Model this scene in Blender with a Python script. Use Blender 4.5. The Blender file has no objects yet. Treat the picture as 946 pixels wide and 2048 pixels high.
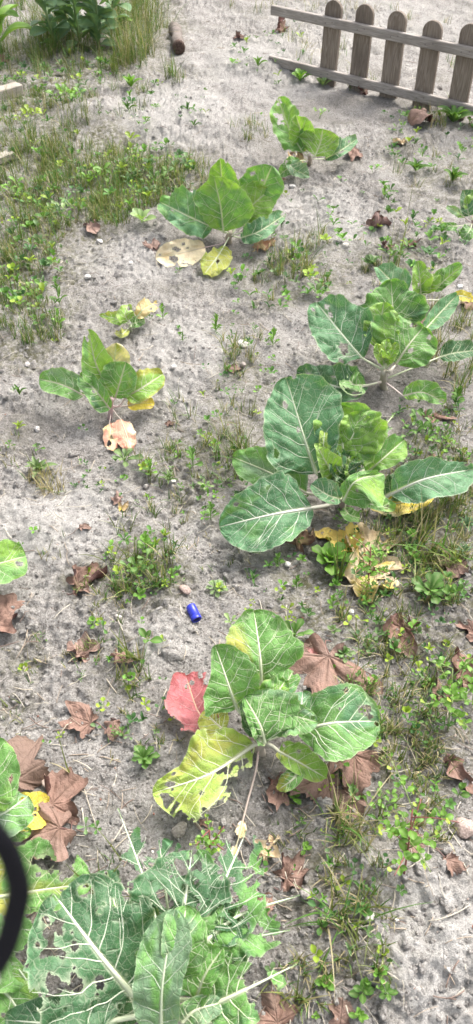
import bpy, bisect, math, random
import numpy as np
from mathutils import Vector, Matrix
R = math.radians
random.seed(7)
SC = bpy.context.scene
COL = SC.collection

# ------------------------------------------------------------------ camera
CAM_H = 1.45
TILT = 42.0
FPX = 1577.0                                  # focal length in photo pixels (946 x 2048)
cd = bpy.data.cameras.new('camera'); cam = bpy.data.objects.new('camera', cd); COL.objects.link(cam)
cam.location = (0, 0, CAM_H); cam.rotation_euler = (R(TILT), 0, 0)
cd.sensor_fit = 'VERTICAL'; cd.sensor_height = 36.0; cd.lens = 36.0 * FPX / 2048
cd.clip_start = 0.01; cd.clip_end = 500
cd.dof.use_dof = True; cd.dof.focus_distance = 1.85; cd.dof.aperture_fstop = 8.0
SC.camera = cam

# ------------------------------------------------------------------ sky, sun, exposure
SUN_EL, SUN_AZ = 52.0, 40.0                    # veiled sun, ahead and to the right
wd = bpy.data.worlds.new('World'); SC.world = wd; wd.use_nodes = True
wn, wl = wd.node_tree.nodes, wd.node_tree.links
wn.clear()
sky = wn.new('ShaderNodeTexSky'); sky.sky_type = 'NISHITA'; sky.sun_disc = False
sky.sun_elevation = R(SUN_EL); sky.sun_rotation = R(SUN_AZ)
sky.air_density = 1.0; sky.dust_density = 6.0; sky.ozone_density = 0.6
hs = wn.new('ShaderNodeHueSaturation'); hs.inputs['Saturation'].default_value = 0.35
bg = wn.new('ShaderNodeBackground'); bg.inputs['Strength'].default_value = 0.14
wo = wn.new('ShaderNodeOutputWorld')
wl.new(sky.outputs[0], hs.inputs['Color']); wl.new(hs.outputs[0], bg.inputs['Color']); wl.new(bg.outputs[0], wo.inputs[0])
sd = bpy.data.lights.new('sun', 'SUN'); sd.energy = 1.5; sd.angle = R(22); sd.color = (1.0, 0.955, 0.90)
sun = bpy.data.objects.new('sun', sd); COL.objects.link(sun)
_sv = Vector((math.sin(R(SUN_AZ)) * math.cos(R(SUN_EL)), math.cos(R(SUN_AZ)) * math.cos(R(SUN_EL)), math.sin(R(SUN_EL))))
sun.rotation_euler = _sv.to_track_quat('Z', 'Y').to_euler(); sun.location = (3, 4, 6)
SC.view_settings.view_transform = 'Standard'; SC.view_settings.look = 'None'
SC.view_settings.gamma = 1.0; SC.view_settings.use_curve_mapping = False
SC.view_settings.exposure = 1.5
SC.cycles.max_bounces = 6

# ------------------------------------------------------------------ numpy noise and terrain
def _hash(ix, iy, seed):
    n = (ix.astype(np.int64) * 374761393 + iy.astype(np.int64) * 668265263 + seed * 974711) & 0xFFFFFFFF
    n = ((n ^ (n >> 13)) * 1274126177) & 0xFFFFFFFF
    n = n ^ (n >> 16)
    return (n & 0xFFFFFF) / float(0xFFFFFF)
def noise(x, y, seed=0):
    x = np.asarray(x, float); y = np.asarray(y, float)
    ix = np.floor(x); iy = np.floor(y); fx = x - ix; fy = y - iy
    fx = fx * fx * (3 - 2 * fx); fy = fy * fy * (3 - 2 * fy)
    a = _hash(ix, iy, seed); b = _hash(ix + 1, iy, seed); c = _hash(ix, iy + 1, seed); d = _hash(ix + 1, iy + 1, seed)
    return (a * (1 - fx) + b * fx) * (1 - fy) + (c * (1 - fx) + d * fx) * fy
def fbm(x, y, seed=0, o=3):
    s = 0; a = 0.5; t = 0
    for i in range(o):
        s = s + a * noise(x * 2 ** i, y * 2 ** i, seed + i * 17); t += a; a *= 0.5
    return s / t
_cr = np.array((1.0, 0, 0)); _cu = np.array((0, math.cos(R(TILT)), math.sin(R(TILT)))); _cf = np.array((0, math.sin(R(TILT)), -math.cos(R(TILT))))
CAMP = np.array((0, 0, CAM_H))
def ray(px, py): return _cr * (px - 473) / FPX - _cu * (py - 1024) / FPX + _cf
def flat(px, py, z=0.0):
    d = ray(px, py); return CAMP + d * ((z - CAM_H) / d[2])
MOUNDS = []                                    # x, y, rx, ry, height: real bumps and hollows of the dug soil
for px, py, rx, ry, h in [(830, 1930, .16, .15, .045), (900, 1800, .10, .10, .025), (330, 1290, .10, .06, .012), (300, 450, .22, .12, .02),
        (380, 250, .45, .25, .025), (190, 230, .12, .14, .05), (130, 880, .22, .12, -.02), (640, 300, .5, .12, -.02), (720, 230, .35, .10, -.02),
        (380, 1560, .12, .10, .022), (230, 1640, .10, .08, .018), (480, 690, .15, .10, .012), (560, 120, .5, .2, .03), (640, 440, .25, .15, .012),
        (110, 1040, .2, .1, .015), (540, 1700, .1, .1, -.012), (860, 480, .14, .06, .02)]:
    p = flat(px, py); MOUNDS.append((p[0], p[1], rx, ry, h))
def H(x, y):
    x = np.asarray(x, float); y = np.asarray(y, float)
    z = (fbm(x * 2.2 + 5, y * 2.2 + 3, 1, 3) - .5) * .05
    for mx, my, rx, ry, h in MOUNDS:
        z = z + h * np.exp(-((x - mx) / rx) ** 2 - ((y - my) / ry) ** 2)
    r = fbm(x * 13, y * 13, 40, 2)
    z = z + (r - .5) * .036
    lump = fbm(x * 5 + 9, y * 5, 60, 2)                      # where the clods are coarse
    cl = np.abs(fbm(x * 34 + 3, y * 34, 80, 2) - .5) * 2
    z = z - np.clip(.35 - cl, 0, 1) * .017 * np.clip((lump - .34) * 4, 0.15, 1)
    z = z + (fbm(x * 80, y * 80, 120, 2) - .5) * .019 * np.clip(.5 + (lump - .40) * 3.2, .42, 1.15)
    return z
GRID = {}
def h1(x, y):
    """height of the ground mesh at one point"""
    xs, ys, Z = GRID['xs'], GRID['ys'], GRID['Z']
    i = min(max(bisect.bisect_right(xs, x) - 1, 0), len(xs) - 2); j = min(max(bisect.bisect_right(ys, y) - 1, 0), len(ys) - 2)
    fx = (x - xs[i]) / (xs[i + 1] - xs[i]); fy = (y - ys[j]) / (ys[j + 1] - ys[j])
    return float((Z[j, i] * (1 - fx) + Z[j, i + 1] * fx) * (1 - fy) + (Z[j + 1, i] * (1 - fx) + Z[j + 1, i + 1] * fx) * fy)
def P(px, py, h=0.0):
    """the point seen at photo pixel (px, py) that is h metres above the soil under it"""
    d = ray(px, py); z = h
    for _ in range(7):
        t = (z - CAM_H) / d[2]; q = CAMP + d * t
        z = .5 * z + .5 * (h1(q[0], q[1]) + h)
    t = (z - CAM_H) / d[2]
    return CAMP + d * t
def mpp(p): return float(np.dot(np.asarray(p) - CAMP, _cf)) / FPX      # metres per photo pixel at p
def nrm(v): return v / (np.linalg.norm(v, axis=-1, keepdims=True) + 1e-12)

# ------------------------------------------------------------------ materials
def mat(name):
    m = bpy.data.materials.new(name); m.use_nodes = True
    nt = m.node_tree; nt.nodes.clear()
    o = nt.nodes.new('ShaderNodeOutputMaterial'); b = nt.nodes.new('ShaderNodeBsdfPrincipled')
    nt.links.new(b.outputs[0], o.inputs[0])
    return m, nt, b, o
def N(nt, t, **kw):
    n = nt.nodes.new(t)
    for k, v in kw.items():
        if k in n.inputs: n.inputs[k].default_value = v
        else: setattr(n, k, v)
    return n
def mixc(nt, f, a, b, mode='MIX'):
    n = nt.nodes.new('ShaderNodeMix'); n.data_type = 'RGBA'; n.blend_type = mode
    for sck, v in ((n.inputs[0], f), (n.inputs[6], a), (n.inputs[7], b)):
        if hasattr(v, 'is_linked'): nt.links.new(v, sck)
        else: sck.default_value = v
    return n.outputs[2]
def rampf(nt, src, lo, hi):
    n = nt.nodes.new('ShaderNodeMapRange'); n.inputs[1].default_value = lo; n.inputs[2].default_value = hi
    nt.links.new(src, n.inputs[0]); return n.outputs[0]
def attr(nt, name): return N(nt, 'ShaderNodeAttribute', attribute_name=name)
def c4(c): return (c[0], c[1], c[2], 1)

def soil_material():
    m, nt, b, o = mat('sandy_soil'); L = nt.links.new
    tc = N(nt, 'ShaderNodeNewGeometry').outputs['Position']
    def nz(scale, det, rough=.6):
        n = N(nt, 'ShaderNodeTexNoise'); n.inputs['Scale'].default_value = scale; n.inputs['Detail'].default_value = det; n.inputs['Roughness'].default_value = rough
        L(tc, n.inputs['Vector']); return n.outputs[0]
    big = rampf(nt, nz(5.5, 5, .62), .36, .64); mid = rampf(nt, nz(24, 6, .78), .38, .60); fine = rampf(nt, nz(210, 4, .75), .34, .66)
    c = mixc(nt, big, c4((.400, .377, .348)), c4((.590, .566, .535)))
    c = mixc(nt, mid, mixc(nt, .50, c, c4((.14, .125, .108))), c)
    f2 = N(nt, 'ShaderNodeMath', operation='MULTIPLY'); L(fine, f2.inputs[0]); f2.inputs[1].default_value = .8
    c = mixc(nt, f2.outputs[0], mixc(nt, .5, c, c4((.085, .072, .06))), mixc(nt, .62, c, c4((.68, .65, .62))))
    v = N(nt, 'ShaderNodeTexVoronoi'); v.inputs['Scale'].default_value = 260; L(tc, v.inputs['Vector'])
    gr = N(nt, 'ShaderNodeSeparateColor'); L(v.outputs['Color'], gr.inputs[0])
    c = mixc(nt, rampf(nt, gr.outputs[0], .86, .95), c, mixc(nt, .55, c, c4((.62, .59, .56))))
    c = mixc(nt, rampf(nt, gr.outputs[1], .90, .97), c, mixc(nt, .6, c, c4((.075, .06, .05))))
    a = attr(nt, 'pale'); c = mixc(nt, a.outputs['Fac'], c, mixc(nt, .5, c, c4((.66, .64, .61))))
    a = attr(nt, 'damp_shade'); c = mixc(nt, a.outputs['Fac'], c, mixc(nt, .5, c, c4((.085, .072, .06))))  # darker soil colour: damp spots and painted plant shade
    a = attr(nt, 'moss'); mo = N(nt, 'ShaderNodeMath', operation='MULTIPLY'); L(a.outputs['Fac'], mo.inputs[0]); L(rampf(nt, nz(60, 5, .7), .40, .58), mo.inputs[1])
    c = mixc(nt, mo.outputs[0], c, mixc(nt, mid, c4((.075, .075, .028)), c4((.15, .145, .06))))
    L(c, b.inputs['Base Color']); b.inputs['Roughness'].default_value = .95; b.inputs['Specular IOR Level'].default_value = .15
    b1 = N(nt, 'ShaderNodeBump', Strength=1.0, Distance=.014); L(nz(120, 6, .75), b1.inputs['Height'])
    b2 = N(nt, 'ShaderNodeBump', Strength=1.0, Distance=.006); L(nz(380, 3, .7), b2.inputs['Height']); L(b1.outputs[0], b2.inputs['Normal'])
    L(b2.outputs[0], b.inputs['Normal'])
    return m
def crumb_material():
    m, nt, b, o = mat('soil_crumb'); L = nt.links.new
    a = attr(nt, 'Col'); tc = N(nt, 'ShaderNodeNewGeometry').outputs['Position']
    n = N(nt, 'ShaderNodeTexNoise'); n.inputs['Scale'].default_value = 260; n.inputs['Detail'].default_value = 4; L(tc, n.inputs['Vector'])
    f = rampf(nt, n.outputs[0], .35, .65)
    dk = mixc(nt, 1.0, a.outputs['Color'], (.6, .58, .56, 1), 'MULTIPLY')
    L(mixc(nt, f, dk, a.outputs['Color']), b.inputs['Base Color']); b.inputs['Roughness'].default_value = .9; b.inputs['Specular IOR Level'].default_value = .2
    bm = N(nt, 'ShaderNodeBump', Strength=.6, Distance=.003); L(n.outputs[0], bm.inputs['Height']); L(bm.outputs[0], b.inputs['Normal'])
    return m
def leaf_material():
    """living cabbage leaf: blade and vein colours come with the leaf, fine net veins from its own coordinates"""
    m, nt, b, o = mat('cabbage_leaf'); L = nt.links.new
    a = attr(nt, 'Col'); ve = attr(nt, 'vein'); vc = attr(nt, 'VCol')
    uv = N(nt, 'ShaderNodeUVMap', uv_map='leaf')
    n0 = N(nt, 'ShaderNodeTexNoise'); n0.inputs['Scale'].default_value = 45; n0.inputs['Detail'].default_value = 2; L(uv.outputs[0], n0.inputs['Vector'])
    mp = N(nt, 'ShaderNodeVectorMath', operation='MULTIPLY_ADD'); L(n0.outputs['Color'], mp.inputs[0]); mp.inputs[1].default_value = (.012, .012, 0); L(uv.outputs[0], mp.inputs[2])
    v = N(nt, 'ShaderNodeTexVoronoi', feature='DISTANCE_TO_EDGE'); v.inputs['Scale'].default_value = 50; L(mp.outputs[0], v.inputs['Vector'])
    net = rampf(nt, v.outputs['Distance'], .035, .0)
    v2 = N(nt, 'ShaderNodeTexVoronoi', feature='DISTANCE_TO_EDGE'); v2.inputs['Scale'].default_value = 170; L(mp.outputs[0], v2.inputs['Vector'])
    net2 = rampf(nt, v2.outputs['Distance'], .09, .0)
    n1 = N(nt, 'ShaderNodeTexNoise'); n1.inputs['Scale'].default_value = 22; n1.inputs['Detail'].default_value = 4; L(uv.outputs[0], n1.inputs['Vector'])
    c = mixc(nt, rampf(nt, n1.outputs[0], .3, .7), mixc(nt, 1.0, a.outputs['Color'], (.74, .8, .72, 1), 'MULTIPLY'), mixc(nt, 1.0, a.outputs['Color'], (1.2, 1.13, 1.15, 1), 'MULTIPLY'))
    k = N(nt, 'ShaderNodeMath', operation='MULTIPLY'); L(net, k.inputs[0]); k.inputs[1].default_value = .30
    c = mixc(nt, k.outputs[0], c, vc.outputs['Color'])
    k2 = N(nt, 'ShaderNodeMath', operation='MULTIPLY'); L(net2, k2.inputs[0]); k2.inputs[1].default_value = .13
    c = mixc(nt, k2.outputs[0], c, vc.outputs['Color'])
    c = mixc(nt, ve.outputs['Fac'], c, vc.outputs['Color'])
    g = N(nt, 'ShaderNodeNewGeometry')
    back = mixc(nt, .38, c, c4((.30, .37, .25)))
    c = mixc(nt, g.outputs['Backfacing'], c, back)
    L(c, b.inputs['Base Color']); b.inputs['Roughness'].default_value = .52; b.inputs['Specular IOR Level'].default_value = .38
    hsum = N(nt, 'ShaderNodeMath', operation='ADD'); L(net, hsum.inputs[0]); L(ve.outputs['Fac'], hsum.inputs[1])
    hs2 = N(nt, 'ShaderNodeMath', operation='MULTIPLY_ADD'); L(net2, hs2.inputs[0]); hs2.inputs[1].default_value = .3; L(hsum.outputs[0], hs2.inputs[2])
    bm = N(nt, 'ShaderNodeBump', Strength=.55, Distance=-.0035); L(hs2.outputs[0], bm.inputs['Height'])
    n3 = N(nt, 'ShaderNodeTexNoise'); n3.inputs['Scale'].default_value = 55; n3.inputs['Detail'].default_value = 2; L(uv.outputs[0], n3.inputs['Vector'])
    bm2 = N(nt, 'ShaderNodeBump', Strength=.5, Distance=.008); L(n3.outputs[0], bm2.inputs['Height']); L(bm.outputs[0], bm2.inputs['Normal'])
    L(bm2.outputs[0], b.inputs['Normal'])
    tr = N(nt, 'ShaderNodeBsdfTranslucent'); L(mixc(nt, 1.0, c, (1.25, 1.35, .55, 1), 'MULTIPLY'), tr.inputs['Color']); L(bm2.outputs[0], tr.inputs['Normal'])
    mx = N(nt, 'ShaderNodeMixShader'); mx.inputs[0].default_value = .26
    L(b.outputs[0], mx.inputs[1]); L(tr.outputs[0], mx.inputs[2]); L(mx.outputs[0], o.inputs[0])
    return m
def rib_material():
    m, nt, b, o = mat('leaf_rib'); L = nt.links.new
    a = attr(nt, 'Col'); L(a.outputs['Color'], b.inputs['Base Color']); b.inputs['Roughness'].default_value = .5
    b.inputs['Subsurface Weight'].default_value = .0
    return m
def dry_material():
    m, nt, b, o = mat('dry_leaf'); L = nt.links.new
    a = attr(nt, 'Col'); ve = attr(nt, 'vein'); uv = N(nt, 'ShaderNodeUVMap', uv_map='leaf')
    n1 = N(nt, 'ShaderNodeTexNoise'); n1.inputs['Scale'].default_value = 30; n1.inputs['Detail'].default_value = 6; n1.inputs['Roughness'].default_value = .7; L(uv.outputs[0], n1.inputs['Vector'])
    c = mixc(nt, rampf(nt, n1.outputs[0], .3, .7), mixc(nt, 1.0, a.outputs['Color'], (.74, .70, .69, 1), 'MULTIPLY'), mixc(nt, 1.0, a.outputs['Color'], (1.15, 1.15, 1.16, 1), 'MULTIPLY'))
    n4 = N(nt, 'ShaderNodeTexNoise'); n4.inputs['Scale'].default_value = 160; n4.inputs['Detail'].default_value = 3; L(uv.outputs[0], n4.inputs['Vector'])
    c = mixc(nt, rampf(nt, n4.outputs[0], .68, .78), c, mixc(nt, .5, c, c4((.05, .03, .02))))
    k = N(nt, 'ShaderNodeMath', operation='MULTIPLY'); L(ve.outputs['Fac'], k.inputs[0]); k.inputs[1].default_value = .55
    c = mixc(nt, k.outputs[0], c, mixc(nt, 1.0, a.outputs['Color'], (.62, .55, .5, 1), 'MULTIPLY'))
    g = N(nt, 'ShaderNodeNewGeometry')
    c = mixc(nt, g.outputs['Backfacing'], c, mixc(nt, .35, c, c4((.33, .24, .18))))
    L(c, b.inputs['Base Color']); b.inputs['Roughness'].default_value = .7; b.inputs['Specular IOR Level'].default_value = .25
    v2 = N(nt, 'ShaderNodeTexVoronoi', feature='DISTANCE_TO_EDGE'); v2.inputs['Scale'].default_value = 110; L(uv.outputs[0], v2.inputs['Vector'])
    hh = N(nt, 'ShaderNodeMath', operation='MULTIPLY_ADD'); L(rampf(nt, v2.outputs['Distance'], .12, 0), hh.inputs[0]); hh.inputs[1].default_value = .3; L(ve.outputs['Fac'], hh.inputs[2])
    bm = N(nt, 'ShaderNodeBump', Strength=.5, Distance=.003); L(hh.outputs[0], bm.inputs['Height'])
    bm2 = N(nt, 'ShaderNodeBump', Strength=.5, Distance=.008); L(n1.outputs[0], bm2.inputs['Height']); L(bm.outputs[0], bm2.inputs['Normal']); L(bm2.outputs[0], b.inputs['Normal'])
    return m
def weed_material():
    m, nt, b, o = mat('weed_leaf'); L = nt.links.new
    oi = N(nt, 'ShaderNodeObjectInfo'); ve = attr(nt, 'vein')
    tcx = N(nt, 'ShaderNodeNewGeometry').outputs['Position']
    n1 = N(nt, 'ShaderNodeTexNoise'); n1.inputs['Scale'].default_value = 70; n1.inputs['Detail'].default_value = 3; L(tcx, n1.inputs['Vector'])
    f = N(nt, 'ShaderNodeMath', operation='MULTIPLY_ADD'); L(oi.outputs['Random'], f.inputs[0]); f.inputs[1].default_value = .6; L(rampf(nt, n1.outputs[0], .3, 1.3), f.inputs[2])
    c = mixc(nt, f.outputs[0], mixc(nt, 1.0, oi.outputs['Color'], (.72, .75, .72, 1), 'MULTIPLY'), mixc(nt, 1.0, oi.outputs['Color'], (1.3, 1.2, 1.1, 1), 'MULTIPLY'))
    k = N(nt, 'ShaderNodeMath', operation='MULTIPLY'); L(ve.outputs['Fac'], k.inputs[0]); k.inputs[1].default_value = .4
    c = mixc(nt, k.outputs[0], c, c4((.30, .38, .16)))
    L(c, b.inputs['Base Color']); b.inputs['Roughness'].default_value = .5; b.inputs['Specular IOR Level'].default_value = .35
    tr = N(nt, 'ShaderNodeBsdfTranslucent'); L(mixc(nt, 1.0, c, (1.2, 1.35, .5, 1), 'MULTIPLY'), tr.inputs['Color'])
    mx = N(nt, 'ShaderNodeMixShader'); mx.inputs[0].default_value = .28
    L(b.outputs[0], mx.inputs[1]); L(tr.outputs[0], mx.inputs[2]); L(mx.outputs[0], o.inputs[0])
    return m
def blade_material():
    m, nt, b, o = mat('grass_blade'); L = nt.links.new
    a = attr(nt, 'Col'); L(a.outputs['Color'], b.inputs['Base Color']); b.inputs['Roughness'].default_value = .55; b.inputs['Specular IOR Level'].default_value = .3
    tr = N(nt, 'ShaderNodeBsdfTranslucent'); L(mixc(nt, 1.0, a.outputs['Color'], (1.15, 1.25, .6, 1), 'MULTIPLY'), tr.inputs['Color'])
    mx = N(nt, 'ShaderNodeMixShader'); mx.inputs[0].default_value = .25
    L(b.outputs[0], mx.inputs[1]); L(tr.outputs[0], mx.inputs[2]); L(mx.outputs[0], o.inputs[0])
    return m
def wood_material(name, c1, c2, c3):
    """weathered wood, grain along the object's local X"""
    m, nt, b, o = mat(name); L = nt.links.new
    tc = N(nt, 'ShaderNodeTexCoord'); oi = N(nt, 'ShaderNodeObjectInfo')
    off = N(nt, 'ShaderNodeVectorMath', operation='MULTIPLY_ADD'); L(oi.outputs['Random'], off.inputs[0]); off.inputs[1].default_value = (7, 3, 5); L(tc.outputs['Object'], off.inputs[2])
    mp = N(nt, 'ShaderNodeMapping'); mp.inputs['Scale'].default_value = (.10, 1, 1); L(off.outputs[0], mp.inputs[0])
    n0 = N(nt, 'ShaderNodeTexNoise'); n0.inputs['Scale'].default_value = 26; n0.inputs['Detail'].default_value = 3; n0.inputs['Distortion'].default_value = .8; L(mp.outputs[0], n0.inputs['Vector'])
    w = N(nt, 'ShaderNodeMath', operation='SINE'); k = N(nt, 'ShaderNodeMath', operation='MULTIPLY'); L(n0.outputs[0], k.inputs[0]); k.inputs[1].default_value = 60; L(k.outputs[0], w.inputs[0])
    g = rampf(nt, w.outputs[0], -1, 1)
    mp2 = N(nt, 'ShaderNodeMapping'); mp2.inputs['Scale'].default_value = (.06, 1, 1); L(off.outputs[0], mp2.inputs[0])
    n2 = N(nt, 'ShaderNodeTexNoise'); n2.inputs['Scale'].default_value = 240; n2.inputs['Detail'].default_value = 4; L(mp2.outputs[0], n2.inputs['Vector'])
    n3 = N(nt, 'ShaderNodeTexNoise'); n3.inputs['Scale'].default_value = 7; n3.inputs['Detail'].default_value = 5; L(off.outputs[0], n3.inputs['Vector'])
    c = mixc(nt, g, c4(c1), c4(c2)); c = mixc(nt, rampf(nt, n2.outputs[0], .35, .7), mixc(nt, .5, c, c4(c3)), c)
    c = mixc(nt, rampf(nt, n3.outputs[0], .5, .72), c, mixc(nt, .55, c, c4(c3)))
    L(c, b.inputs['Base Color']); b.inputs['Roughness'].default_value = .85; b.inputs['Specular IOR Level'].default_value = .2
    bm = N(nt, 'ShaderNodeBump', Strength=.6, Distance=.003); L(n2.outputs[0], bm.inputs['Height'])
    bm2 = N(nt, 'ShaderNodeBump', Strength=.35, Distance=.003); L(g, bm2.inputs['Height']); L(bm.outputs[0], bm2.inputs['Normal']); L(bm2.outputs[0], b.inputs['Normal'])
    return m
def plain(name, c, rough=.5, spec=.4, noise_amt=.25, scale=60, bump=.2):
    m, nt, b, o = mat(name); L = nt.links.new
    tc = N(nt, 'ShaderNodeTexCoord'); n = N(nt, 'ShaderNodeTexNoise'); n.inputs['Scale'].default_value = scale; n.inputs['Detail'].default_value = 5; L(tc.outputs['Object'], n.inputs['Vector'])
    d = tuple(x * (1 - noise_amt) for x in c); e = tuple(min(1, x * (1 + noise_amt)) for x in c)
    L(mixc(nt, rampf(nt, n.outputs[0], .3, .7), c4(d), c4(e)), b.inputs['Base Color']); b.inputs['Roughness'].default_value = rough; b.inputs['Specular IOR Level'].default_value = spec
    bm = N(nt, 'ShaderNodeBump', Strength=bump, Distance=.003); L(n.outputs[0], bm.inputs['Height']); L(bm.outputs[0], b.inputs['Normal'])
    return m
M_SOIL = soil_material(); M_CRUMB = crumb_material(); M_LEAF = leaf_material(); M_RIB = rib_material(); M_DRY = dry_material()
M_WEED = weed_material(); M_BLADE = blade_material()
M_WOOD = wood_material('fence_wood', (.215, .175, .138), (.305, .26, .215), (.085, .068, .055))
M_RAIL = wood_material('rail_wood', (.29, .262, .235), (.38, .35, .32), (.14, .12, .105))
M_BOARD = wood_material('board_wood', (.38, .34, .29), (.46, .42, .37), (.2, .17, .14))
M_BARK = wood_material('bark_wood', (.15, .125, .11), (.23, .20, .18), (.06, .05, .04))
M_CUT = plain('dark_cut_wood', (.075, .05, .04), .9, .2, .5, 120, .8)
M_BLUE = plain('blue_plastic', (.018, .028, .36), .35, .5, .12, 30, .05)
M_BLUE2 = plain('dark_blue_plastic', (.008, .012, .12), .5, .4, .1, 30, .05)
M_STRAP = plain('black_webbing', (.006, .006, .009), .8, .2, .3, 900, .5)
M_STEEL = plain('nail_steel', (.12, .10, .09), .6, .5, .4, 300, .2)

# ------------------------------------------------------------------ object helpers
def tag(o, label=None, cat=None, group=None, kind=None):
    if label: o['label'] = label
    if cat: o['category'] = cat
    if group: o['group'] = group
    if kind: o['kind'] = kind
    return o
def empty(name, loc, label, cat, group=None):
    o = bpy.data.objects.new(name, None); COL.objects.link(o); o.location = loc; o.empty_display_size = .05
    return tag(o, label, cat, group)
def mesh_np(name, V, F, m, attrs=None, colors=None, uv=None, smooth=True):
    """V n x 3, F list/array of quads or tris"""
    me = bpy.data.meshes.new(name)
    V = np.ascontiguousarray(V, np.float32); F = np.ascontiguousarray(F, np.int32); k = F.shape[1]
    me.vertices.add(len(V)); me.vertices.foreach_set('co', V.ravel())
    me.loops.add(F.size); me.loops.foreach_set('vertex_index', F.ravel())
    me.polygons.add(len(F)); me.polygons.foreach_set('loop_start', np.arange(0, F.size, k, dtype=np.int32))
    me.polygons.foreach_set('use_smooth', np.full(len(F), smooth))
    me.update(calc_edges=True)
    for a, v in (attrs or {}).items():
        at = me.attributes.new(a, 'FLOAT', 'POINT'); at.data.foreach_set('value', np.ascontiguousarray(v, np.float32))
    for a, v in (colors or {}).items():
        at = me.attributes.new(a, 'FLOAT_COLOR', 'POINT'); v = np.asarray(v, np.float32)
        v = np.concatenate([v, np.ones((len(v), 1), np.float32)], 1); at.data.foreach_set('color', v.ravel())
    if uv is not None:
        l = me.uv_layers.new(name='leaf'); l.data.foreach_set('uv', np.ascontiguousarray(np.asarray(uv, np.float32)[F.ravel()]).ravel())
    me.materials.append(m); me.validate()
    return me
def link(name, me, parent=None, loc=None):
    o = bpy.data.objects.new(name, me); COL.objects.link(o)
    if parent is not None: o.parent = parent
    if loc is not None: o.location = loc
    return o
def compact(V, F, *arrs):
    used = np.unique(F); idx = np.full(len(V), -1); idx[used] = np.arange(len(used))
    return (V[used], idx[F]) + tuple(a[used] for a in arrs)
def spline(pts, n, ts=None):
    """Catmull-Rom through pts, n samples (or at parameters ts in 0..1)"""
    p = np.asarray(pts, float)
    if ts is None: ts = np.linspace(0, 1, n)
    k = len(p) - 1
    q = np.vstack([2 * p[0] - p[1], p, 2 * p[-1] - p[-2]])
    out = []
    for t in ts:
        s = min(int(t * k), k - 1); f = t * k - s
        a, b, c, d = q[s], q[s + 1], q[s + 2], q[s + 3]
        out.append(.5 * ((2 * b) + (-a + c) * f + (2 * a - 5 * b + 4 * c - d) * f * f + (-a + 3 * b - 3 * c + d) * f ** 3))
    return np.array(out)
def tube_arrays(path, rad, sides=7, flat_=1.0, up=(0, 0, 1)):
    path = np.asarray(path, float); n = len(path); rad = np.broadcast_to(np.asarray(rad, float), (n,))
    T = nrm(np.gradient(path, axis=0)); up = np.asarray(up, float)
    S = np.cross(T, up); bad = np.linalg.norm(S, axis=1) < 1e-3
    S[bad] = np.cross(T[bad], (1, 0, 0.01)); S = nrm(S); U = np.cross(S, T)
    path = np.vstack([path[:1], path, path[-1:]]); S = np.vstack([S[:1], S, S[-1:]]); U = np.vstack([U[:1], U, U[-1:]])
    rad = np.concatenate([rad[:1] * .02, rad, rad[-1:] * .02]); n += 2          # closed ends
    a = np.linspace(0, 2 * math.pi, sides, endpoint=False)
    V = (path[:, None] + rad[:, None, None] * (np.cos(a)[None, :, None] * S[:, None] + flat_ * np.sin(a)[None, :, None] * U[:, None])).reshape(-1, 3)
    i = np.arange(n - 1)[:, None] * sides; j = np.arange(sides)[None]; j2 = (j + 1) % sides
    F = np.stack([i + j, i + j2, i + j2 + sides, i + j + sides], -1).reshape(-1, 4)
    return V, F
def join_arrays(lst):
    Vs, Fs, n = [], [], 0
    for V, F in lst: Vs.append(V); Fs.append(np.asarray(F) + n); n += len(V)
    return np.vstack(Vs), np.vstack(Fs)

# ------------------------------------------------------------------ ground
def axis(parts):
    out = [parts[0][0]]
    for a, b, st in parts:
        n = max(1, int(round((b - a) / st))); out += list(np.linspace(a, b, n + 1)[1:])
    return np.array(out)
def outward(a, b, n):                           # growing steps towards the horizon
    return list(a + (b - a) * (np.linspace(0, 1, n + 1)[1:] ** 3.2))
def blob(X, Y, lst, scale=1.0):
    m = np.zeros_like(X)
    for px, py, rx, ry, v in lst:
        c = flat(px, py); sx = mpp(c); c2 = flat(px, py - ry); dy = abs(c2[1] - c[1])
        d = ((X - c[0]) / (rx * sx)) ** 2 + ((Y - c[1]) / dy) ** 2
        m = np.maximum(m, v * np.clip(1.6 - 1.1 * d, 0, 1))
    return m
MOSS = [(120, 330, 230, 90, .9), (90, 480, 150, 110, .8), (60, 150, 150, 80, .9), (60, 640, 100, 90, .7), (280, 60, 90, 90, .7), (290, 350, 140, 70, .8),
        (450, 960, 120, 90, .6), (380, 900, 80, 60, .6), (280, 1150, 110, 90, .65), (230, 1340, 60, 80, .6), (760, 1200, 220, 120, .75), (860, 980, 140, 120, .75),
        (700, 1830, 150, 170, .7), (740, 1600, 180, 120, .6), (820, 1440, 160, 120, .65), (600, 520, 120, 70, .5), (800, 520, 120, 60, .5), (480, 800, 90, 80, .55),
        (180, 1180, 90, 60, .5), (870, 330, 110, 70, .45), (560, 560, 80, 60, .5), (660, 1060, 120, 60, .5), (40, 1350, 60, 120, .35), (110, 1800, 120, 100, .5)]
DAMP_SHADE = [(130, 850, 130, 70, .75), (430, 480, 120, 40, .7), (620, 320, 110, 40, .7), (730, 215, 160, 28, .6), (700, 1010, 200, 90, .9), (790, 770, 170, 90, .8),  # damp soil patches, plus plant shade painted beside and under the cabbages
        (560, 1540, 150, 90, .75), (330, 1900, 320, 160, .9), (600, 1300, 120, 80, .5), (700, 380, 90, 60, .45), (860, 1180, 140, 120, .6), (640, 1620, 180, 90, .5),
        (120, 1600, 120, 90, .5), (480, 660, 70, 60, .35), (230, 700, 60, 30, .3), (270, 460, 80, 30, .3), (500, 380, 90, 60, .3), (760, 1480, 150, 110, .55)]
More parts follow.
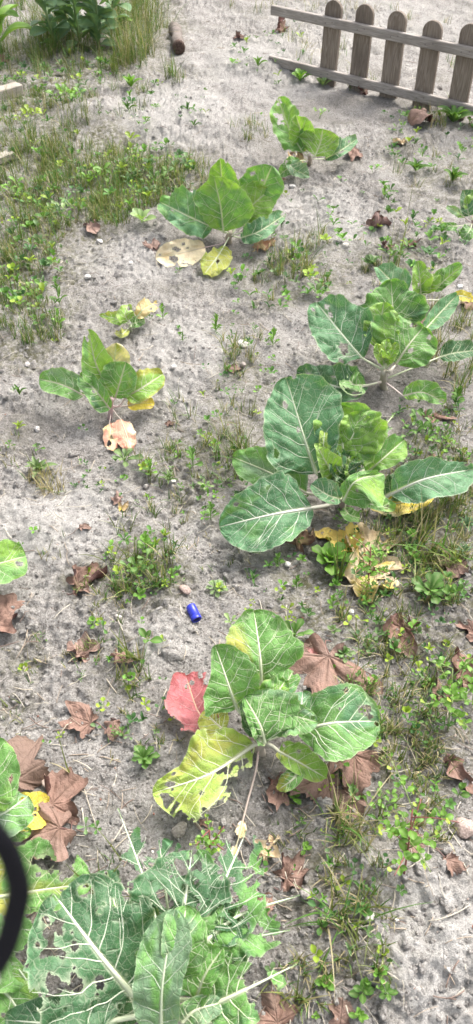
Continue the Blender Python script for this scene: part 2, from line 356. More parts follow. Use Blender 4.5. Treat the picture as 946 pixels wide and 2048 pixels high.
PALE = [(880, 1920, 120, 170, 1.0), (560, 130, 160, 60, .45), (350, 230, 130, 60, .55), (110, 1050, 140, 80, .7), (640, 440, 120, 60, .6), (330, 1290, 70, 50, .6), (420, 1560, 90, 60, .6), (120, 780, 110, 40, .5), (370, 700, 90, 90, .6), (250, 520, 110, 50, .6), (760, 40, 200, 50, .25)]
def build_ground():
    xs = np.array(sorted(set([-v for v in outward(2.3, 70, 26)] + list(axis([(-2.3, -.95, .014), (-.95, .95, .0047), (.95, 2.3, .014)])) + outward(2.3, 70, 26))))
    ys = np.array(sorted(set([-v for v in outward(.25, 30, 16)] + list(axis([(-.25, .05, .02), (.05, 1.7, .0047), (1.7, 3.2, .0085), (3.2, 6.2, .017)])) + outward(6.2, 110, 40))))
    X, Y = np.meshgrid(xs, ys); nx, ny = len(xs), len(ys); X = X.ravel(); Y = Y.ravel()
    Z = H(X, Y)
    far = np.clip((np.hypot(X, Y - 2) - 6) / 20, 0, 1); Z = Z * (1 - far)
    GRID.update(xs=list(xs), ys=list(ys), Z=Z.reshape(ny, nx))
    V = np.stack([X, Y, Z], 1)
    i = (np.arange(ny - 1)[:, None] * nx + np.arange(nx - 1)[None]).ravel()
    F = np.stack([i, i + 1, i + nx + 1, i + nx], 1)
    wob = (fbm(X * 9, Y * 9, 300, 3) - .5)
    moss = np.clip(blob(X, Y, MOSS) + wob * 1.2, 0, 1) * np.clip(.25 + 1.5 * fbm(X * 30, Y * 30, 320, 2), 0, 1)
    damp_shade = np.clip(blob(X, Y, DAMP_SHADE) * .9 + wob * 1.1 + .02, 0, 1)
    pale = np.clip(blob(X, Y, PALE) + wob * .9, 0, 1)
    me = mesh_np('ground', V, F, M_SOIL, {'moss': moss * (1 - .7 * pale), 'damp_shade': damp_shade * (1 - pale), 'pale': pale})
    tag(link('ground', me), kind='structure')
build_ground()

# ------------------------------------------------------------------ big leaves
PAL = dict(blue=(.098, .235, .110), green=(.130, .290, .072), bright=(.215, .385, .065), lime=(.31, .44, .08), dark=(.058, .145, .048), deep=(.055, .142, .060),
           grey=(.17, .28, .16), yellow=(.70, .55, .08), ygreen=(.36, .38, .07), tan=(.55, .42, .22), cream=(.72, .62, .42), pink=(.43, .125, .14), salmon=(.52, .27, .19),
           brown=(.135, .066, .055), rust=(.162, .077, .062), dbrown=(.085, .046, .040), mauve=(.152, .087, .077), lav=(.29, .195, .17))
VEINC = (.52, .56, .37)
def bladegrid(pts, wl, wr, tl, tr, k, face, roll, wave, wk, seed, n, hint=None):
    nu, nv = n
    t = np.linspace(0, 1, nu); u = .5 - .5 * np.cos(math.pi * t); u = .6 * u + .4 * t
    C = spline(pts, 0, u); mid = C[nu // 2]
    toC = nrm(CAMP - mid); n0 = nrm(toC * face + np.array((0, 0, 1)) * (1 - face)) if hint is None else nrm(np.asarray(hint, float))
    T = nrm(np.gradient(C, axis=0)); S = nrm(np.cross(T, n0)); Nn = np.cross(S, T)
    if roll:
        a = R(roll); S, Nn = S * math.cos(a) + Nn * math.sin(a), Nn * math.cos(a) - S * math.sin(a)
    m = mpp(mid)
    def prof(w):
        w = np.asarray(w, float).copy(); w[-1] = max(w[-1], .72 * w[-2]); x = np.linspace(0, 1, len(w))
        from_ = np.array([spline(w[:, None], 0, [q])[0, 0] for q in u])
        e0, e1 = .13, .24
        r = np.where(u < e0, np.sqrt(np.clip(1 - (1 - u / e0) ** 2, 0, 1)), 1) * np.where(u > 1 - e1, np.sqrt(np.clip(1 - ((u - 1 + e1) / e1) ** 2, 0, 1)), 1)
        return np.maximum(from_ * r * 1.19, .6) * m
    hl, hr = prof(wl), prof(wr)
    jag = 1 + .09 * (fbm(u * 14, u * 0 + seed, seed, 3) - .5) * 2; jag2 = 1 + .09 * (fbm(u * 14, u * 0 + seed + 9, seed + 5, 3) - .5) * 2
    hl, hr = hl * jag, hr * jag2
    v = np.linspace(-1, 1, nv); U, Vv = np.meshgrid(u, v, indexing='ij')
    hw = np.where(Vv < 0, hl[:, None], hr[:, None]); av = np.abs(Vv)
    th0 = np.where(Vv < 0, R(tl), R(tr)); kk = R(k) if abs(k) > .5 else R(.5)
    lat = (np.sin(th0 + kk * av) - np.sin(th0)) / kk * hw
    up = -(np.cos(th0 + kk * av) - np.cos(th0)) / kk * hw
    wmax = max(hl.max(), hr.max())
    ph = seed * 1.7
    ruff = 1.4 * wave * wmax * av ** 2.2 * (np.sin(2 * math.pi * wk * U + ph + np.where(Vv < 0, 0, 1.9)) + .5 * np.sin(2 * math.pi * wk * 2.3 * U + 2 * ph + np.where(Vv < 0, .7, 0)))
    ruff = ruff + .018 * wmax * av ** 4 * np.sin(2 * math.pi * wk * 4.7 * U + ph * 3 + np.where(Vv < 0, 2, 0))
    puff = .11 * wmax * (fbm(U * 6 + seed, Vv * 4 + seed * 2, seed + 3, 2) - .5) * np.sin(np.clip(av, 0, 1) * math.pi)
    pos = C[:, None] + S[:, None] * (np.sign(Vv) * lat)[..., None] + Nn[:, None] * (up + ruff + puff)[..., None]
    Ls = np.concatenate([[0], np.cumsum(np.linalg.norm(np.diff(C, axis=0), axis=1))])
    s = np.repeat(Ls[:, None], nv, 1); x = Vv * hw
    return pos, U, Vv, s, x, Ls[-1], C, Nn, S, m
def veins(s, x, L, seed, nl=5, ang=52):
    """side veins with forks as curves s(|x|), and the distance of every blade point to the nearest one"""
    rng = random.Random(seed); ax = np.abs(x); dist = np.full_like(s, 9.); out = []
    for side in (-1, 1):
        for i in range(nl):
            q = (i + .45 * rng.random() + (.3 if side > 0 else 0)) / nl
            sk = L * (.01 + .80 * q); a = R(ang + 14 - 30 * q + rng.uniform(-7, 7)); cot = 1 / math.tan(a); bend = rng.uniform(.1, 1.6)
            p1, p2 = rng.random() * 6, rng.random() * 6; k1, k2 = rng.uniform(70, 110), rng.uniform(150, 230)
            def main(t, sk=sk, cot=cot, bend=bend, p1=p1, p2=p2, k1=k1, k2=k2): return sk + cot * t + bend * t * t + .0030 * (np.sin(t * k1 + p1) - math.sin(p1)) + .0014 * (np.sin(t * k2 + p2) - math.sin(p2))
            lines = [(0.0, main, 1.0)]
            for x0 in [rng.uniform(.08, .16) * L, rng.uniform(.20, .30) * L]:
                if rng.random() < .75:
                    sl = rng.choice((-.95, -.7, .8, 1.1)); e = rng.uniform(1, 5)
                    lines.append((x0, (lambda t, x0=x0, sl=sl, e=e, main=main: main(x0) + (main(x0 + .002) - main(x0)) / .002 * (t - x0) * .6 + sl * (t - x0) + .0018 * (np.sin((t - x0) * 160 + e) - math.sin(e))), .6))
            for x0, fn, wgt in lines:
                d = np.abs(s - fn(ax)) * .75; dist = np.minimum(dist, np.where((np.sign(x) == side) & (ax >= x0), d, 9.)); out.append((side, x0, fn, wgt * (1.05 - .45 * q)))
    return out, dist
def vein_mesh(lines, pos, U, Vv, s, x, L, hwl, hwr, r0, kill):
    """the side veins as fine raised ribs following the blade"""
    nu, nv = s.shape; Ls = s[:, 0]; lst = []; ws = []
    d0, d1 = np.gradient(pos, axis=0), np.gradient(pos, axis=1); Nn = nrm(np.cross(d1, d0))
    def samp(A, fi, fj):
        i = np.clip(fi.astype(int), 0, nu - 2); j = np.clip(fj.astype(int), 0, nv - 2); a, b = (fi - i)[:, None], (fj - j)[:, None]
        return (A[i, j] * (1 - b) + A[i, j + 1] * b) * (1 - a) + (A[i + 1, j] * (1 - b) + A[i + 1, j + 1] * b) * a
    for side, x0, fn, wgt in lines:
        t = np.linspace(x0, L * .8, 40); ss = fn(t); fi = np.interp(ss, Ls, np.arange(nu)); hw = np.interp(fi, np.arange(nu), hwl if side < 0 else hwr)
        ok = (t < hw * .95) & (ss < Ls[-1] * .985) & (ss > Ls[0])
        k = int(np.argmin(ok)) if not ok.all() else len(ok)
        if k < 4: continue
        t, fi, hw = t[:k], fi[:k], hw[:k]; t = np.linspace(t[0], t[-1], 11); fi = np.interp(fn(t), Ls, np.arange(nu)); hw = np.interp(fi, np.arange(nu), hwl if side < 0 else hwr)
        fj = (side * t / hw * .5 + .5) * (nv - 1)
        t2 = np.linspace(t[0], t[-1], 30); f2 = np.interp(fn(t2), Ls, np.arange(nu)); h2 = np.interp(f2, np.arange(nu), hwl if side < 0 else hwr)
        kl = kill[np.clip(np.rint(f2).astype(int), 0, nu - 1), np.clip(np.rint((side * t2 / h2 * .5 + .5) * (nv - 1)).astype(int), 0, nv - 1)]
        run = 0; cut = len(t2)
        for z_ in range(len(t2)):                                       # a vein eaten through for long ends there
            run = run + 1 if kl[z_] else 0
            if run > 8: cut = z_ - 5; break
        if cut < 6: continue
        if cut < len(t2): t = np.linspace(t[0], t2[cut], 11); fi = np.interp(fn(t), Ls, np.arange(nu)); hw = np.interp(fi, np.arange(nu), hwl if side < 0 else hwr); fj = (side * t / hw * .5 + .5) * (nv - 1)
        C = samp(pos, fi, fj); n_ = samp(Nn, fi, fj); q = np.linspace(0, 1, 11)
        rad = r0 * wgt * (1 - .72 * q); lst.append(tube_arrays(C + n_ * (rad * .35 + .0004)[:, None], rad, 5, .7, up=n_.mean(0)))
    return join_arrays(lst) if lst else None
def big_leaf(root, pet, pts, wl, wr=None, c='green', c2=None, amt=0.0, edge=0.0, tl=9, tr=9, k=16, face=.75, roll=0, wave=.13, wk=2.6, holes=(), eat=0.0, skel=0.0,
             rib=.0035, n=None, seed=1, name='leaf', vc=None, label=None, nl=5, dry=False, hint=None, petc=None, tipside=None, nh=2, tipb=1.0, skelside=0):
    """pet: photo points (px, py, height) of the leaf stalk, pts: of the midrib from blade base to tip, wl / wr: half widths in photo px along it"""
    wr = wl if wr is None else wr
    pts3 = [P(*p) for p in pts]; pet3 = [P(*p) for p in pet]
    px = sum(math.dist(pts[i][:2], pts[i + 1][:2]) for i in range(len(pts) - 1))
    if n is None:
        n = (int(np.clip(px * .42, 26, 100)), int(np.clip((max(wl) + max(wr)) * .42, 20, 84)) | 1)
    pos, U, Vv, s, x, L, C, Nn, S, m = bladegrid(pts3, wl, wr, tl, tr, k, face, roll, wave, wk, seed, n, hint)
    lines, dist = veins(s, x, L, seed, nl)
    ve = np.zeros_like(s)
    pos = pos + Nn[:, None] * (np.clip(np.minimum(dist, np.abs(x) * .7) / (.06 * L), 0, 1) ** .9 * .020 * L)[..., None]      # blade quilted between the veins
    midw = np.clip(1.6 - np.abs(x) / (max(rib * .75, 1.4 * m) * (1.05 - U)), 0, 1); ve = np.maximum(ve, midw) * np.clip(1.25 - .35 * np.abs(Vv), 0, 1)
    c1 = np.array(PAL[c]); cc = np.array(PAL[c2 or c])
    pat = fbm(U * 2.6 + seed * 3.1, Vv * 1.6 + seed, seed + 50, 3)
    f = np.clip((pat - .5) * 5 + (amt - .5) * 3, 0, 1) if amt > 0 else np.zeros_like(U)
    if edge: f = np.maximum(f, np.clip((np.maximum(np.abs(Vv), (U - .55) * 2.2) + (pat - .5) * 1.2 - (1 - edge)) * 4, 0, 1))
    if tipside: f = np.maximum(f, np.clip(1.5 - ((U - tipside[0]) / tipside[2]) ** 2 - ((Vv - tipside[1]) / tipside[3]) ** 2 + (pat - .5), 0, 1))
    col = c1[None, None] * (1 - f[..., None]) + cc[None, None] * f[..., None]
    col = col * (.86 + .28 * fbm(s * 40, x * 40, seed + 7, 2))[..., None]
    rim = np.clip((np.abs(Vv) - .955) / .045, 0, 1) * .45
    vcol = np.array(vc if vc is not None else VEINC)[None, None] * (1 - .35 * f[..., None]) + col * .35 * f[..., None]
    col = col * (1 - rim[..., None]) + vcol * rim[..., None]
    kill = np.zeros(U.shape, bool); wobl = fbm(s * 120, x * 120, seed + 11, 2)
    near = np.zeros_like(U)
    for (hu, hv, hr_) in holes:
        i0 = int(np.argmin(np.abs(U[:, 0] - hu))); j0 = int(np.argmin(np.abs(Vv[0] - hv)))
        d = np.hypot((s - s[i0, j0]) * 1.0, (x - x[i0, j0]) * 1.25) / (hr_ * m) - (wobl - .5) * 1.5
        kill |= d < 1; near = np.maximum(near, np.clip(1.9 - d, 0, 1) * (d < 1.9))
    hrng = np.random.RandomState(seed + 900)
    for _ in range(nh):                           # small feeding holes between the veins
        i0, j0 = hrng.randint(3, n[0] - 3), hrng.randint(3, n[1] - 3)
        if dist[i0, j0] < .004: continue
        d = np.hypot(s - s[i0, j0], (x - x[i0, j0]) * 1.2) / (hrng.uniform(2, 6) * m) - (wobl - .5) * 1.5
        kill |= d < 1; near = np.maximum(near, np.clip(1.9 - d, 0, 1) * (d < 1.9))
    if eat > 0:                                   # slug-eaten margin and patches between the veins
        e = fbm(s * 26 + seed, x * 26, seed + 13, 3) + tipb * (.22 * np.maximum(np.abs(Vv) - .35, 0) + .16 * np.clip(U - .4, 0, 1)) + (1 - tipb) * .06
        kill |= (e > 1.02 - eat) & (np.abs(x) > np.maximum(.0012, rib * .8 * (1.1 - U)))
        near = np.maximum(near, np.clip((e - (.97 - eat)) * 12, 0, 1) * .6)
    if skel > 0:
        kill |= (dist > .0028) & (np.abs(x) > np.maximum(.0015, rib * .8 * (1.1 - U))) & (fbm(s * 34 + 3, x * 34 + seed, seed + 21, 2) > 1 - skel) & ((np.sign(x) == skelside) | (skelside == 0))
    col = col * (1 - .45 * near[..., None]) + vcol * .45 * near[..., None]
    nu, nv = n; kill[:, nv // 2 - 1:nv // 2 + 2] = False
    ii = (np.arange(nu - 1)[:, None] * nv + np.arange(nv - 1)[None]); F = np.stack([ii, ii + 1, ii + nv + 1, ii + nv], -1).reshape(-1, 4)
    kc = (kill[:-1, :-1].astype(int) + kill[1:, :-1] + kill[:-1, 1:] + kill[1:, 1:]).reshape(-1)
    alive = (kc < 2).reshape(nu - 1, nv - 1); seen = np.zeros_like(alive); mc = nv // 2; seen[:, mc - 1:mc + 1] = alive[:, mc - 1:mc + 1]
    while True:                                   # drop scraps that hang on nothing
        g = seen.copy(); g[1:] |= seen[:-1]; g[:-1] |= seen[1:]; g[:, 1:] |= seen[:, :-1]; g[:, :-1] |= seen[:, 1:]; g &= alive
        if (g == seen).all(): break
        seen = g
    kill = kill | ~np.pad(seen, ((0, 1), (0, 1)), mode='edge')
    F = F[seen.reshape(-1)]
    base = np.array(root.location); V = pos.reshape(-1, 3) - base
    V, F, ve_, col_, vcol_, uvv = compact(V, F, ve.reshape(-1), col.reshape(-1, 3), np.broadcast_to(vcol, col.shape).reshape(-1, 3), np.stack([s + seed * .37, x + seed * .11], -1).reshape(-1, 2))
    me = mesh_np(name, V, F, M_DRY if dry else M_LEAF, {'vein': ve_}, {'Col': col_, 'VCol': vcol_}, uvv)
    o = link(name, me, root); o.location = (0, 0, 0)
    if label: o['label'] = label
    vm = vein_mesh(lines, pos, U, Vv, s, x, L, np.abs(x[:, 0]), np.abs(x[:, -1]), max(.00095, .80 * m) * (1.25 if rib > .005 else 1), kill)
    if vm is not None and not dry:
        sv = link('side_veins', mesh_np('side_veins', vm[0] - base, vm[1], M_RIB, None, {'Col': np.tile(np.array(vcol[nu // 2, nv // 2]) * .82 + np.array(col[nu // 2, nv // 2]) * .16, (len(vm[0]), 1))}), o); sv['kind'] = 'stuff'
    if rib > 0:                                   # stalk and midrib: a real tapering rib
        keep = C[:int(nu * .9):max(1, nu // 22)] ; nk = Nn[:int(nu * .9):max(1, nu // 22)]
        path = np.vstack([spline(pet3 + [C[0]], 7)[:-1], keep + nk * rib * .12]) if len(pet3) else keep
        q = np.linspace(0, 1, len(path)); rad = rib * (1.0 - .86 * q ** .8)
        Vt, Ft = tube_arrays(path, rad, 7, .8)
        pc = np.array(petc or VEINC if not dry else petc or (.5, .42, .28)); w = np.repeat(np.concatenate([[0], q, [1]]), 7)[:, None]
        colr = pc * (1 - w) + np.array(vcol[0, 0]) * w
        link('midrib', mesh_np('midrib', Vt - base, Ft, M_RIB, None, {'Col': colr}), o)
    return o
def stem(root, pts, r0, r1, c, name='stem', n=9):
    p = spline([P(*q) for q in pts], n); V, F = tube_arrays(p, np.linspace(r0, r1, n) * (1 + .12 * np.sin(np.arange(n) * 2.1)), 9)
    return link(name, mesh_np(name, V - np.array(root.location), F, M_RIB, None, {'Col': np.tile(np.array(c), (len(V), 1)) * (.85 + .3 * np.random.RandomState(3).rand(len(V), 1))}), root)

# ------------------------------------------------------------------ cabbage plants
PINKP = (.42, .30, .29); PALEP = (.50, .53, .36)
G_CAB = 'cabbage plants in the garden bed'
def cabbage(px, py, label): return empty('cabbage_plant', P(px, py), label, 'cabbage', G_CAB)

# the small far plant in front of the fence
r = cabbage(618, 328, 'small bright cabbage closest to the picket fence, with one tall crinkled leaf'); L = lambda *a, **k: big_leaf(r, *a, **k)
stem(r, [(618, 330, -.01), (620, 318, .03), (618, 310, .06)], .011, .007, (.40, .34, .28))
L([(616, 312, .05)], [(606, 306, .06), (580, 260, .13), (556, 198, .22)], [10, 27, 30, 26, 16], [10, 24, 26, 24, 18], c='green', c2='bright', amt=.5, tl=18, tr=20, wave=.16, wk=3, skel=.28, rib=.003, seed=11)
L([(619, 310, .05)], [(612, 300, .06), (603, 268, .12), (592, 230, .19)], [10, 20, 24, 22, 14], c='bright', tl=10, tr=25, wave=.12, rib=.0025, seed=12)
L([(622, 314, .05)], [(630, 312, .05), (640, 288, .10), (646, 258, .15)], [14, 33, 38, 36, 20], [12, 26, 32, 32, 20], c='bright', c2='lime', amt=.35, tl=8, tr=14, wave=.05, rib=.003, seed=13, face=.8)
L([(626, 318, .04)], [(650, 318, .05), (680, 302, .07), (714, 278, .09)], [6, 14, 18, 14, 8], [5, 9, 11, 10, 6], c='blue', c2='grey', amt=.5, tl=20, wave=.1, rib=.0025, seed=14)
L([(612, 320, .04)], [(598, 322, .05), (580, 334, .05), (556, 352, .01)], [8, 14, 14, 10, 6], c='green', wave=.12, rib=.003, seed=15)
L([(612, 322, .04)], [(575, 322, .06), (590, 340, .05), (618, 352, .01)], [6, 14, 17, 16, 10], [5, 8, 10, 9, 6], c='blue', c2='grey', amt=.7, wave=.12, rib=.002, seed=16)
L([(618, 322, .03)], [(608, 316, .03), (592, 318, .015), (580, 308, .01)], [6, 12, 12, 8, 5], c='tan', c2='brown', amt=.5, wave=.2, rib=.002, seed=17, dry=True, label='withered tan leaf under the green ones')

# second far plant, with the fallen yellow leaf at its foot
r = cabbage(455, 480, 'upright cabbage with large rounded leaves and a holed cream leaf at its foot'); L = lambda *a, **k: big_leaf(r, *a, **k)
stem(r, [(457, 486, -.01), (457, 474, .03), (460, 462, .06)], .013, .009, (.42, .36, .28))
L([(458, 464, .05)], [(448, 420, .09), (444, 370, .17), (440, 316, .26)], [14, 26, 28, 24, 14], [14, 30, 32, 24, 14], c='bright', c2='green', amt=.5, tl=20, tr=12, wave=.06, rib=.003, seed=21)
L([(462, 464, .05)], [(490, 430, .07), (520, 385, .14), (544, 332, .23)], [14, 32, 40, 38, 24], [12, 26, 34, 36, 24], c='green', tl=14, tr=6, wave=.05, rib=.0035, seed=22)
L([(452, 462, .06)], [(432, 446, .06), (418, 415, .08), (412, 380, .14)], [14, 24, 26, 22, 12], [14, 24, 26, 22, 12], c='deep', wave=.05, rib=.003, seed=23)
L([(450, 466, .05), (440, 460, .05)], [(426, 455, .06), (375, 432, .09), (320, 404, .07)], [20, 30, 30, 22, 12], [18, 38, 44, 36, 18], c='green', c2='blue', amt=.5, tl=6, tr=10, wave=.13, wk=3.2, rib=.0035, seed=24, face=.7)
L([(460, 468, .05)], [(447, 462, .06), (440, 408, .15), (428, 354, .22)], [10, 30, 38, 42, 28], [18, 54, 52, 38, 26], c='green', c2='bright', amt=.6, tl=6, tr=6, wave=.04, rib=.0038, seed=25, face=.95, petc=PALEP)
L([(464, 468, .05)], [(484, 440, .07), (505, 410, .12), (540, 380, .16)], [16, 32, 36, 30, 16], [10, 30, 36, 32, 18], c='bright', c2='lime', amt=.4, tl=12, tr=10, wave=.06, rib=.003, seed=26, face=.85)
L([(466, 470, .04)], [(496, 462, .05), (515, 440, .06), (545, 422, .06)], [10, 22, 26, 20, 12], c='dark', c2='deep', amt=.5, wave=.07, rib=.0025, seed=27)
L([(464, 472, .04)], [(482, 476, .045), (520, 462, .06), (572, 428, .07)], [10, 18, 20, 16, 8], [8, 16, 18, 12, 5], c='blue', c2='green', amt=.4, tl=10, wave=.13, wk=3, rib=.003, seed=28)
L([(456, 478, .03), (444, 487, .02)], [(410, 495, .02), (365, 505, .025), (311, 515, .015)], [8, 20, 28, 24, 12], [8, 18, 22, 20, 12], c='cream', c2='tan', amt=.35, wave=.06, rib=.002, seed=29, dry=True, holes=[(.68, -.32, 9), (.62, .35, 6), (.9, .2, 4), (.45, .6, 4)], label='cream dead leaf with brown holes', petc=(.42, .28, .3))
L([(458, 474, .04), (452, 485, .03)], [(446, 496, .03), (430, 520, .03), (407, 550, .01)], [10, 24, 26, 24, 14], [6, 12, 18, 20, 14], c='ygreen', c2='lime', amt=.5, wave=.12, wk=3, rib=.003, seed=30, label='small yellow-green lower leaf')

# small plant on the left with pink stalks
r = cabbage(219, 838, 'small cabbage with pink stalks and crumpled salmon dead leaves below'); L = lambda *a, **k: big_leaf(r, *a, **k)
stem(r, [(219, 846, -.02), (221, 826, .02), (222, 808, .05), (224, 796, .07)], .0075, .006, PINKP)
L([(222, 806, .05), (212, 800, .055)], [(168, 791, .06), (125, 770, .075), (79, 758, .06)], [14, 20, 22, 22, 14], [12, 26, 28, 24, 14], c='green', c2='grey', amt=.4, tl=12, tr=10, wave=.06, rib=.003, seed=31, face=.8, petc=PINKP)
L([(223, 800, .06)], [(212, 770, .08), (190, 722, .14), (177, 658, .21)], [12, 30, 26, 16, 5], [12, 28, 30, 20, 5], c='bright', c2='green', amt=.5, tl=10, tr=16, wave=.05, rib=.003, seed=32, face=.8, petc=PINKP)
L([(224, 800, .06)], [(226, 750, .09), (229, 720, .12), (232, 686, .15)], [12, 20, 20, 18, 12], [12, 26, 28, 26, 14], c='cream', c2='ygreen', amt=.5, wave=.05, rib=.0022, seed=33, face=.8, label='pale yellowing back leaf')
L([(223, 806, .05), (222, 808, .05)], [(220, 818, .05), (192, 782, .09), (160, 750, .10)], [14, 24, 20, 18, 10], [8, 14, 18, 18, 10], c='green', c2='deep', amt=.5, tl=10, tr=28, wave=.07, rib=.003, seed=34, petc=PINKP)
L([(224, 806, .06)], [(230, 796, .06), (240, 765, .10), (252, 724, .14)], [10, 34, 36, 34, 20], [8, 22, 26, 26, 18], c='green', c2='bright', amt=.4, tl=8, tr=6, wave=.04, rib=.0034, seed=35, face=.9, petc=PINKP)
L([(224, 812, .04), (238, 812, .04)], [(252, 794, .06), (285, 775, .08), (326, 748, .09)], [10, 20, 26, 24, 14], [10, 20, 22, 20, 12], c='bright', c2='ygreen', edge=.35, tl=8, tr=5, wave=.07, rib=.003, seed=36, face=.8, petc=PINKP)
L([(222, 816, .03), (240, 813, .03)], [(256, 812, .03), (282, 806, .03), (309, 808, .015)], [7, 12, 13, 11, 8], c='yellow', c2='tan', amt=.5, wave=.1, rib=.002, seed=37, dry=True, label='limp yellow leaf', petc=PINKP)
L([(221, 818, .03), (221, 832, .02)], [(219, 846, .02), (222, 872, .025), (228, 902, .01)], [6, 10, 12, 10, 6], [6, 12, 14, 14, 8], c='salmon', c2='tan', amt=.5, tl=2, tr=4, k=-30, wave=.16, wk=3, rib=.002, seed=38, dry=True, label='crumpled salmon dead leaf', petc=PINKP)
L([(224, 816, .03), (232, 828, .02)], [(241, 838, .02), (252, 866, .028), (262, 902, .01)], [7, 16, 18, 14, 6], [8, 20, 24, 18, 8], c='salmon', c2='cream', amt=.45, tl=-10, tr=12, k=-25, wave=.16, wk=3, rib=.002, seed=39, dry=True, label='crumpled salmon dead leaf', petc=(.5, .42, .38))

# tiny ragged seedling cabbage above it
r = cabbage(262, 660, 'tiny ragged yellow-green cabbage seedling behind the pink-stalked plant'); L = lambda *a, **k: big_leaf(r, *a, **k)
stem(r, [(262, 664, -.01), (261, 655, .02), (261, 648, .03)], .005, .004, PALEP)
L([(261, 650, .03)], [(252, 646, .03), (228, 636, .045), (198, 630, .04)], [6, 11, 11, 8, 4], c='bright', c2='ygreen', amt=.4, wave=.2, wk=4, rib=.002, seed=41, eat=.25)
L([(261, 650, .03)], [(256, 642, .04), (250, 628, .06), (256, 610, .07)], [6, 14, 15, 12, 6], c='bright', c2='lime', amt=.4, wave=.2, rib=.002, seed=42, eat=.25)
L([(263, 650, .03)], [(272, 636, .04), (288, 618, .06), (312, 606, .06)], [5, 11, 14, 13, 8], c='tan', c2='ygreen', amt=.4, wave=.2, rib=.002, seed=43, eat=.15, label='yellow-orange leaf')
L([(261, 654, .03)], [(264, 648, .03), (272, 645, .03), (290, 640, .02)], [5, 9, 10, 8, 5], c='green', wave=.2, rib=.002, seed=44, eat=.2)
L([(259, 654, .02)], [(254, 660, .02), (244, 668, .02), (232, 664, .01)], [4, 8, 8, 6, 4], c='ygreen', wave=.2, rib=.002, seed=45)

# spreading plant at mid right
r = cabbage(766, 776, 'spreading blue-green cabbage behind the biggest plant, holed leaves on white stalks'); L = lambda *a, **k: big_leaf(r, *a, **k)
stem(r, [(768, 786, -.02), (766, 762, .03), (768, 742, .07)], .012, .009, (.36, .33, .26))
L([(770, 735, .07)], [(812, 588, .16), (786, 566, .17), (755, 534, .17)], [14, 18, 18, 14, 8], [18, 28, 28, 22, 10], c='blue', c2='grey', amt=.4, wave=.1, rib=.003, seed=51, petc=PALEP)
L([(770, 735, .07)], [(788, 668, .11), (786, 620, .15), (782, 562, .20)], [16, 52, 62, 40, 18], [16, 52, 62, 36, 16], c='green', c2='deep', amt=.5, tl=8, tr=10, wave=.1, wk=3, rib=.0035, seed=52, face=.75)
L([(766, 740, .07)], [(724, 716, .09), (690, 676, .12), (634, 606, .15)], [16, 42, 46, 42, 26], [16, 44, 58, 46, 26], c='blue', c2='green', amt=.25, tl=8, tr=10, wave=.09, wk=3, rib=.0042, seed=53, face=.8, holes=[(.35, -.28, 11), (.22, -.75, 4), (.8, .1, 5)], vc=(.62, .66, .52))
L([(772, 738, .07)], [(845, 665, .12), (876, 630, .15), (914, 590, .17)], [8, 14, 18, 16, 8], [8, 16, 20, 16, 8], c='blue', c2='green', amt=.5, tl=28, tr=5, wave=.08, rib=.003, seed=54)
L([(768, 738, .08)], [(754, 694, .10), (760, 650, .15), (768, 604, .19)], [14, 26, 30, 26, 14], [14, 34, 36, 28, 14], c='bright', c2='green', amt=.4, tl=14, tr=14, wave=.1, wk=3, rib=.0035, seed=55, face=.8)
L([(772, 742, .07), (780, 742, .08)], [(792, 728, .09), (816, 692, .13), (846, 655, .14)], [14, 60, 78, 58, 26], [12, 40, 46, 44, 24], c='green', c2='bright', amt=.3, tl=4, tr=6, wave=.06, wk=3, rib=.0048, seed=56, face=.85, holes=[(.45, .2, 5), (.92, -.5, 9)], petc=(.40, .36, .30))
L([(762, 764, .04), (745, 768, .045)], [(735, 772, .045), (680, 775, .05), (594, 744, .04)], [8, 20, 30, 30, 14], [10, 34, 40, 28, 12], c='deep', c2='green', amt=.4, wave=.09, rib=.004, seed=57, holes=[(.88, .1, 8), (.3, -.5, 7), (.62, .35, 4), (.7, .05, 2)], petc=(.46, .40, .34), vc=(.46, .50, .40))
L([(762, 762, .04), (746, 768, .05)], [(724, 770, .06), (706, 768, .07), (690, 748, .07)], [8, 18, 22, 18, 8], [8, 16, 22, 20, 10], c='green', tl=15, tr=15, wave=.09, rib=.002, seed=58, face=.8)
L([(772, 766, .04), (786, 776, .04)], [(806, 792, .04), (845, 785, .06), (890, 806, .04)], [8, 18, 22, 20, 8], [7, 12, 14, 12, 6], c='green', c2='bright', amt=.4, wave=.14, wk=3.5, rib=.003, seed=59, petc=(.42, .34, .32), eat=.1)
L([(776, 756, .05)], [(880, 714, .06), (910, 706, .08), (962, 700, .06)], [8, 20, 22, 18, 8], [7, 14, 16, 12, 6], c='deep', c2='blue', amt=.5, wave=.1, rib=.003, seed=60)

for _i in range(5):
    _a = _i * 1.256 + .9; L([(768, 738, .075)], [(770 + 5 * math.cos(_a), 722 + 3 * math.sin(_a), .09), (772 + 15 * math.cos(_a), 706 + 8 * math.sin(_a), .12), (774 + 22 * math.cos(_a), 690 + 12 * math.sin(_a), .14)], [5, 10, 12, 9, 5], c='bright', c2='lime', amt=.5, tl=25, tr=25, wave=.2, rib=.0014, seed=420 + _i, nh=0, name='heart_leaf')
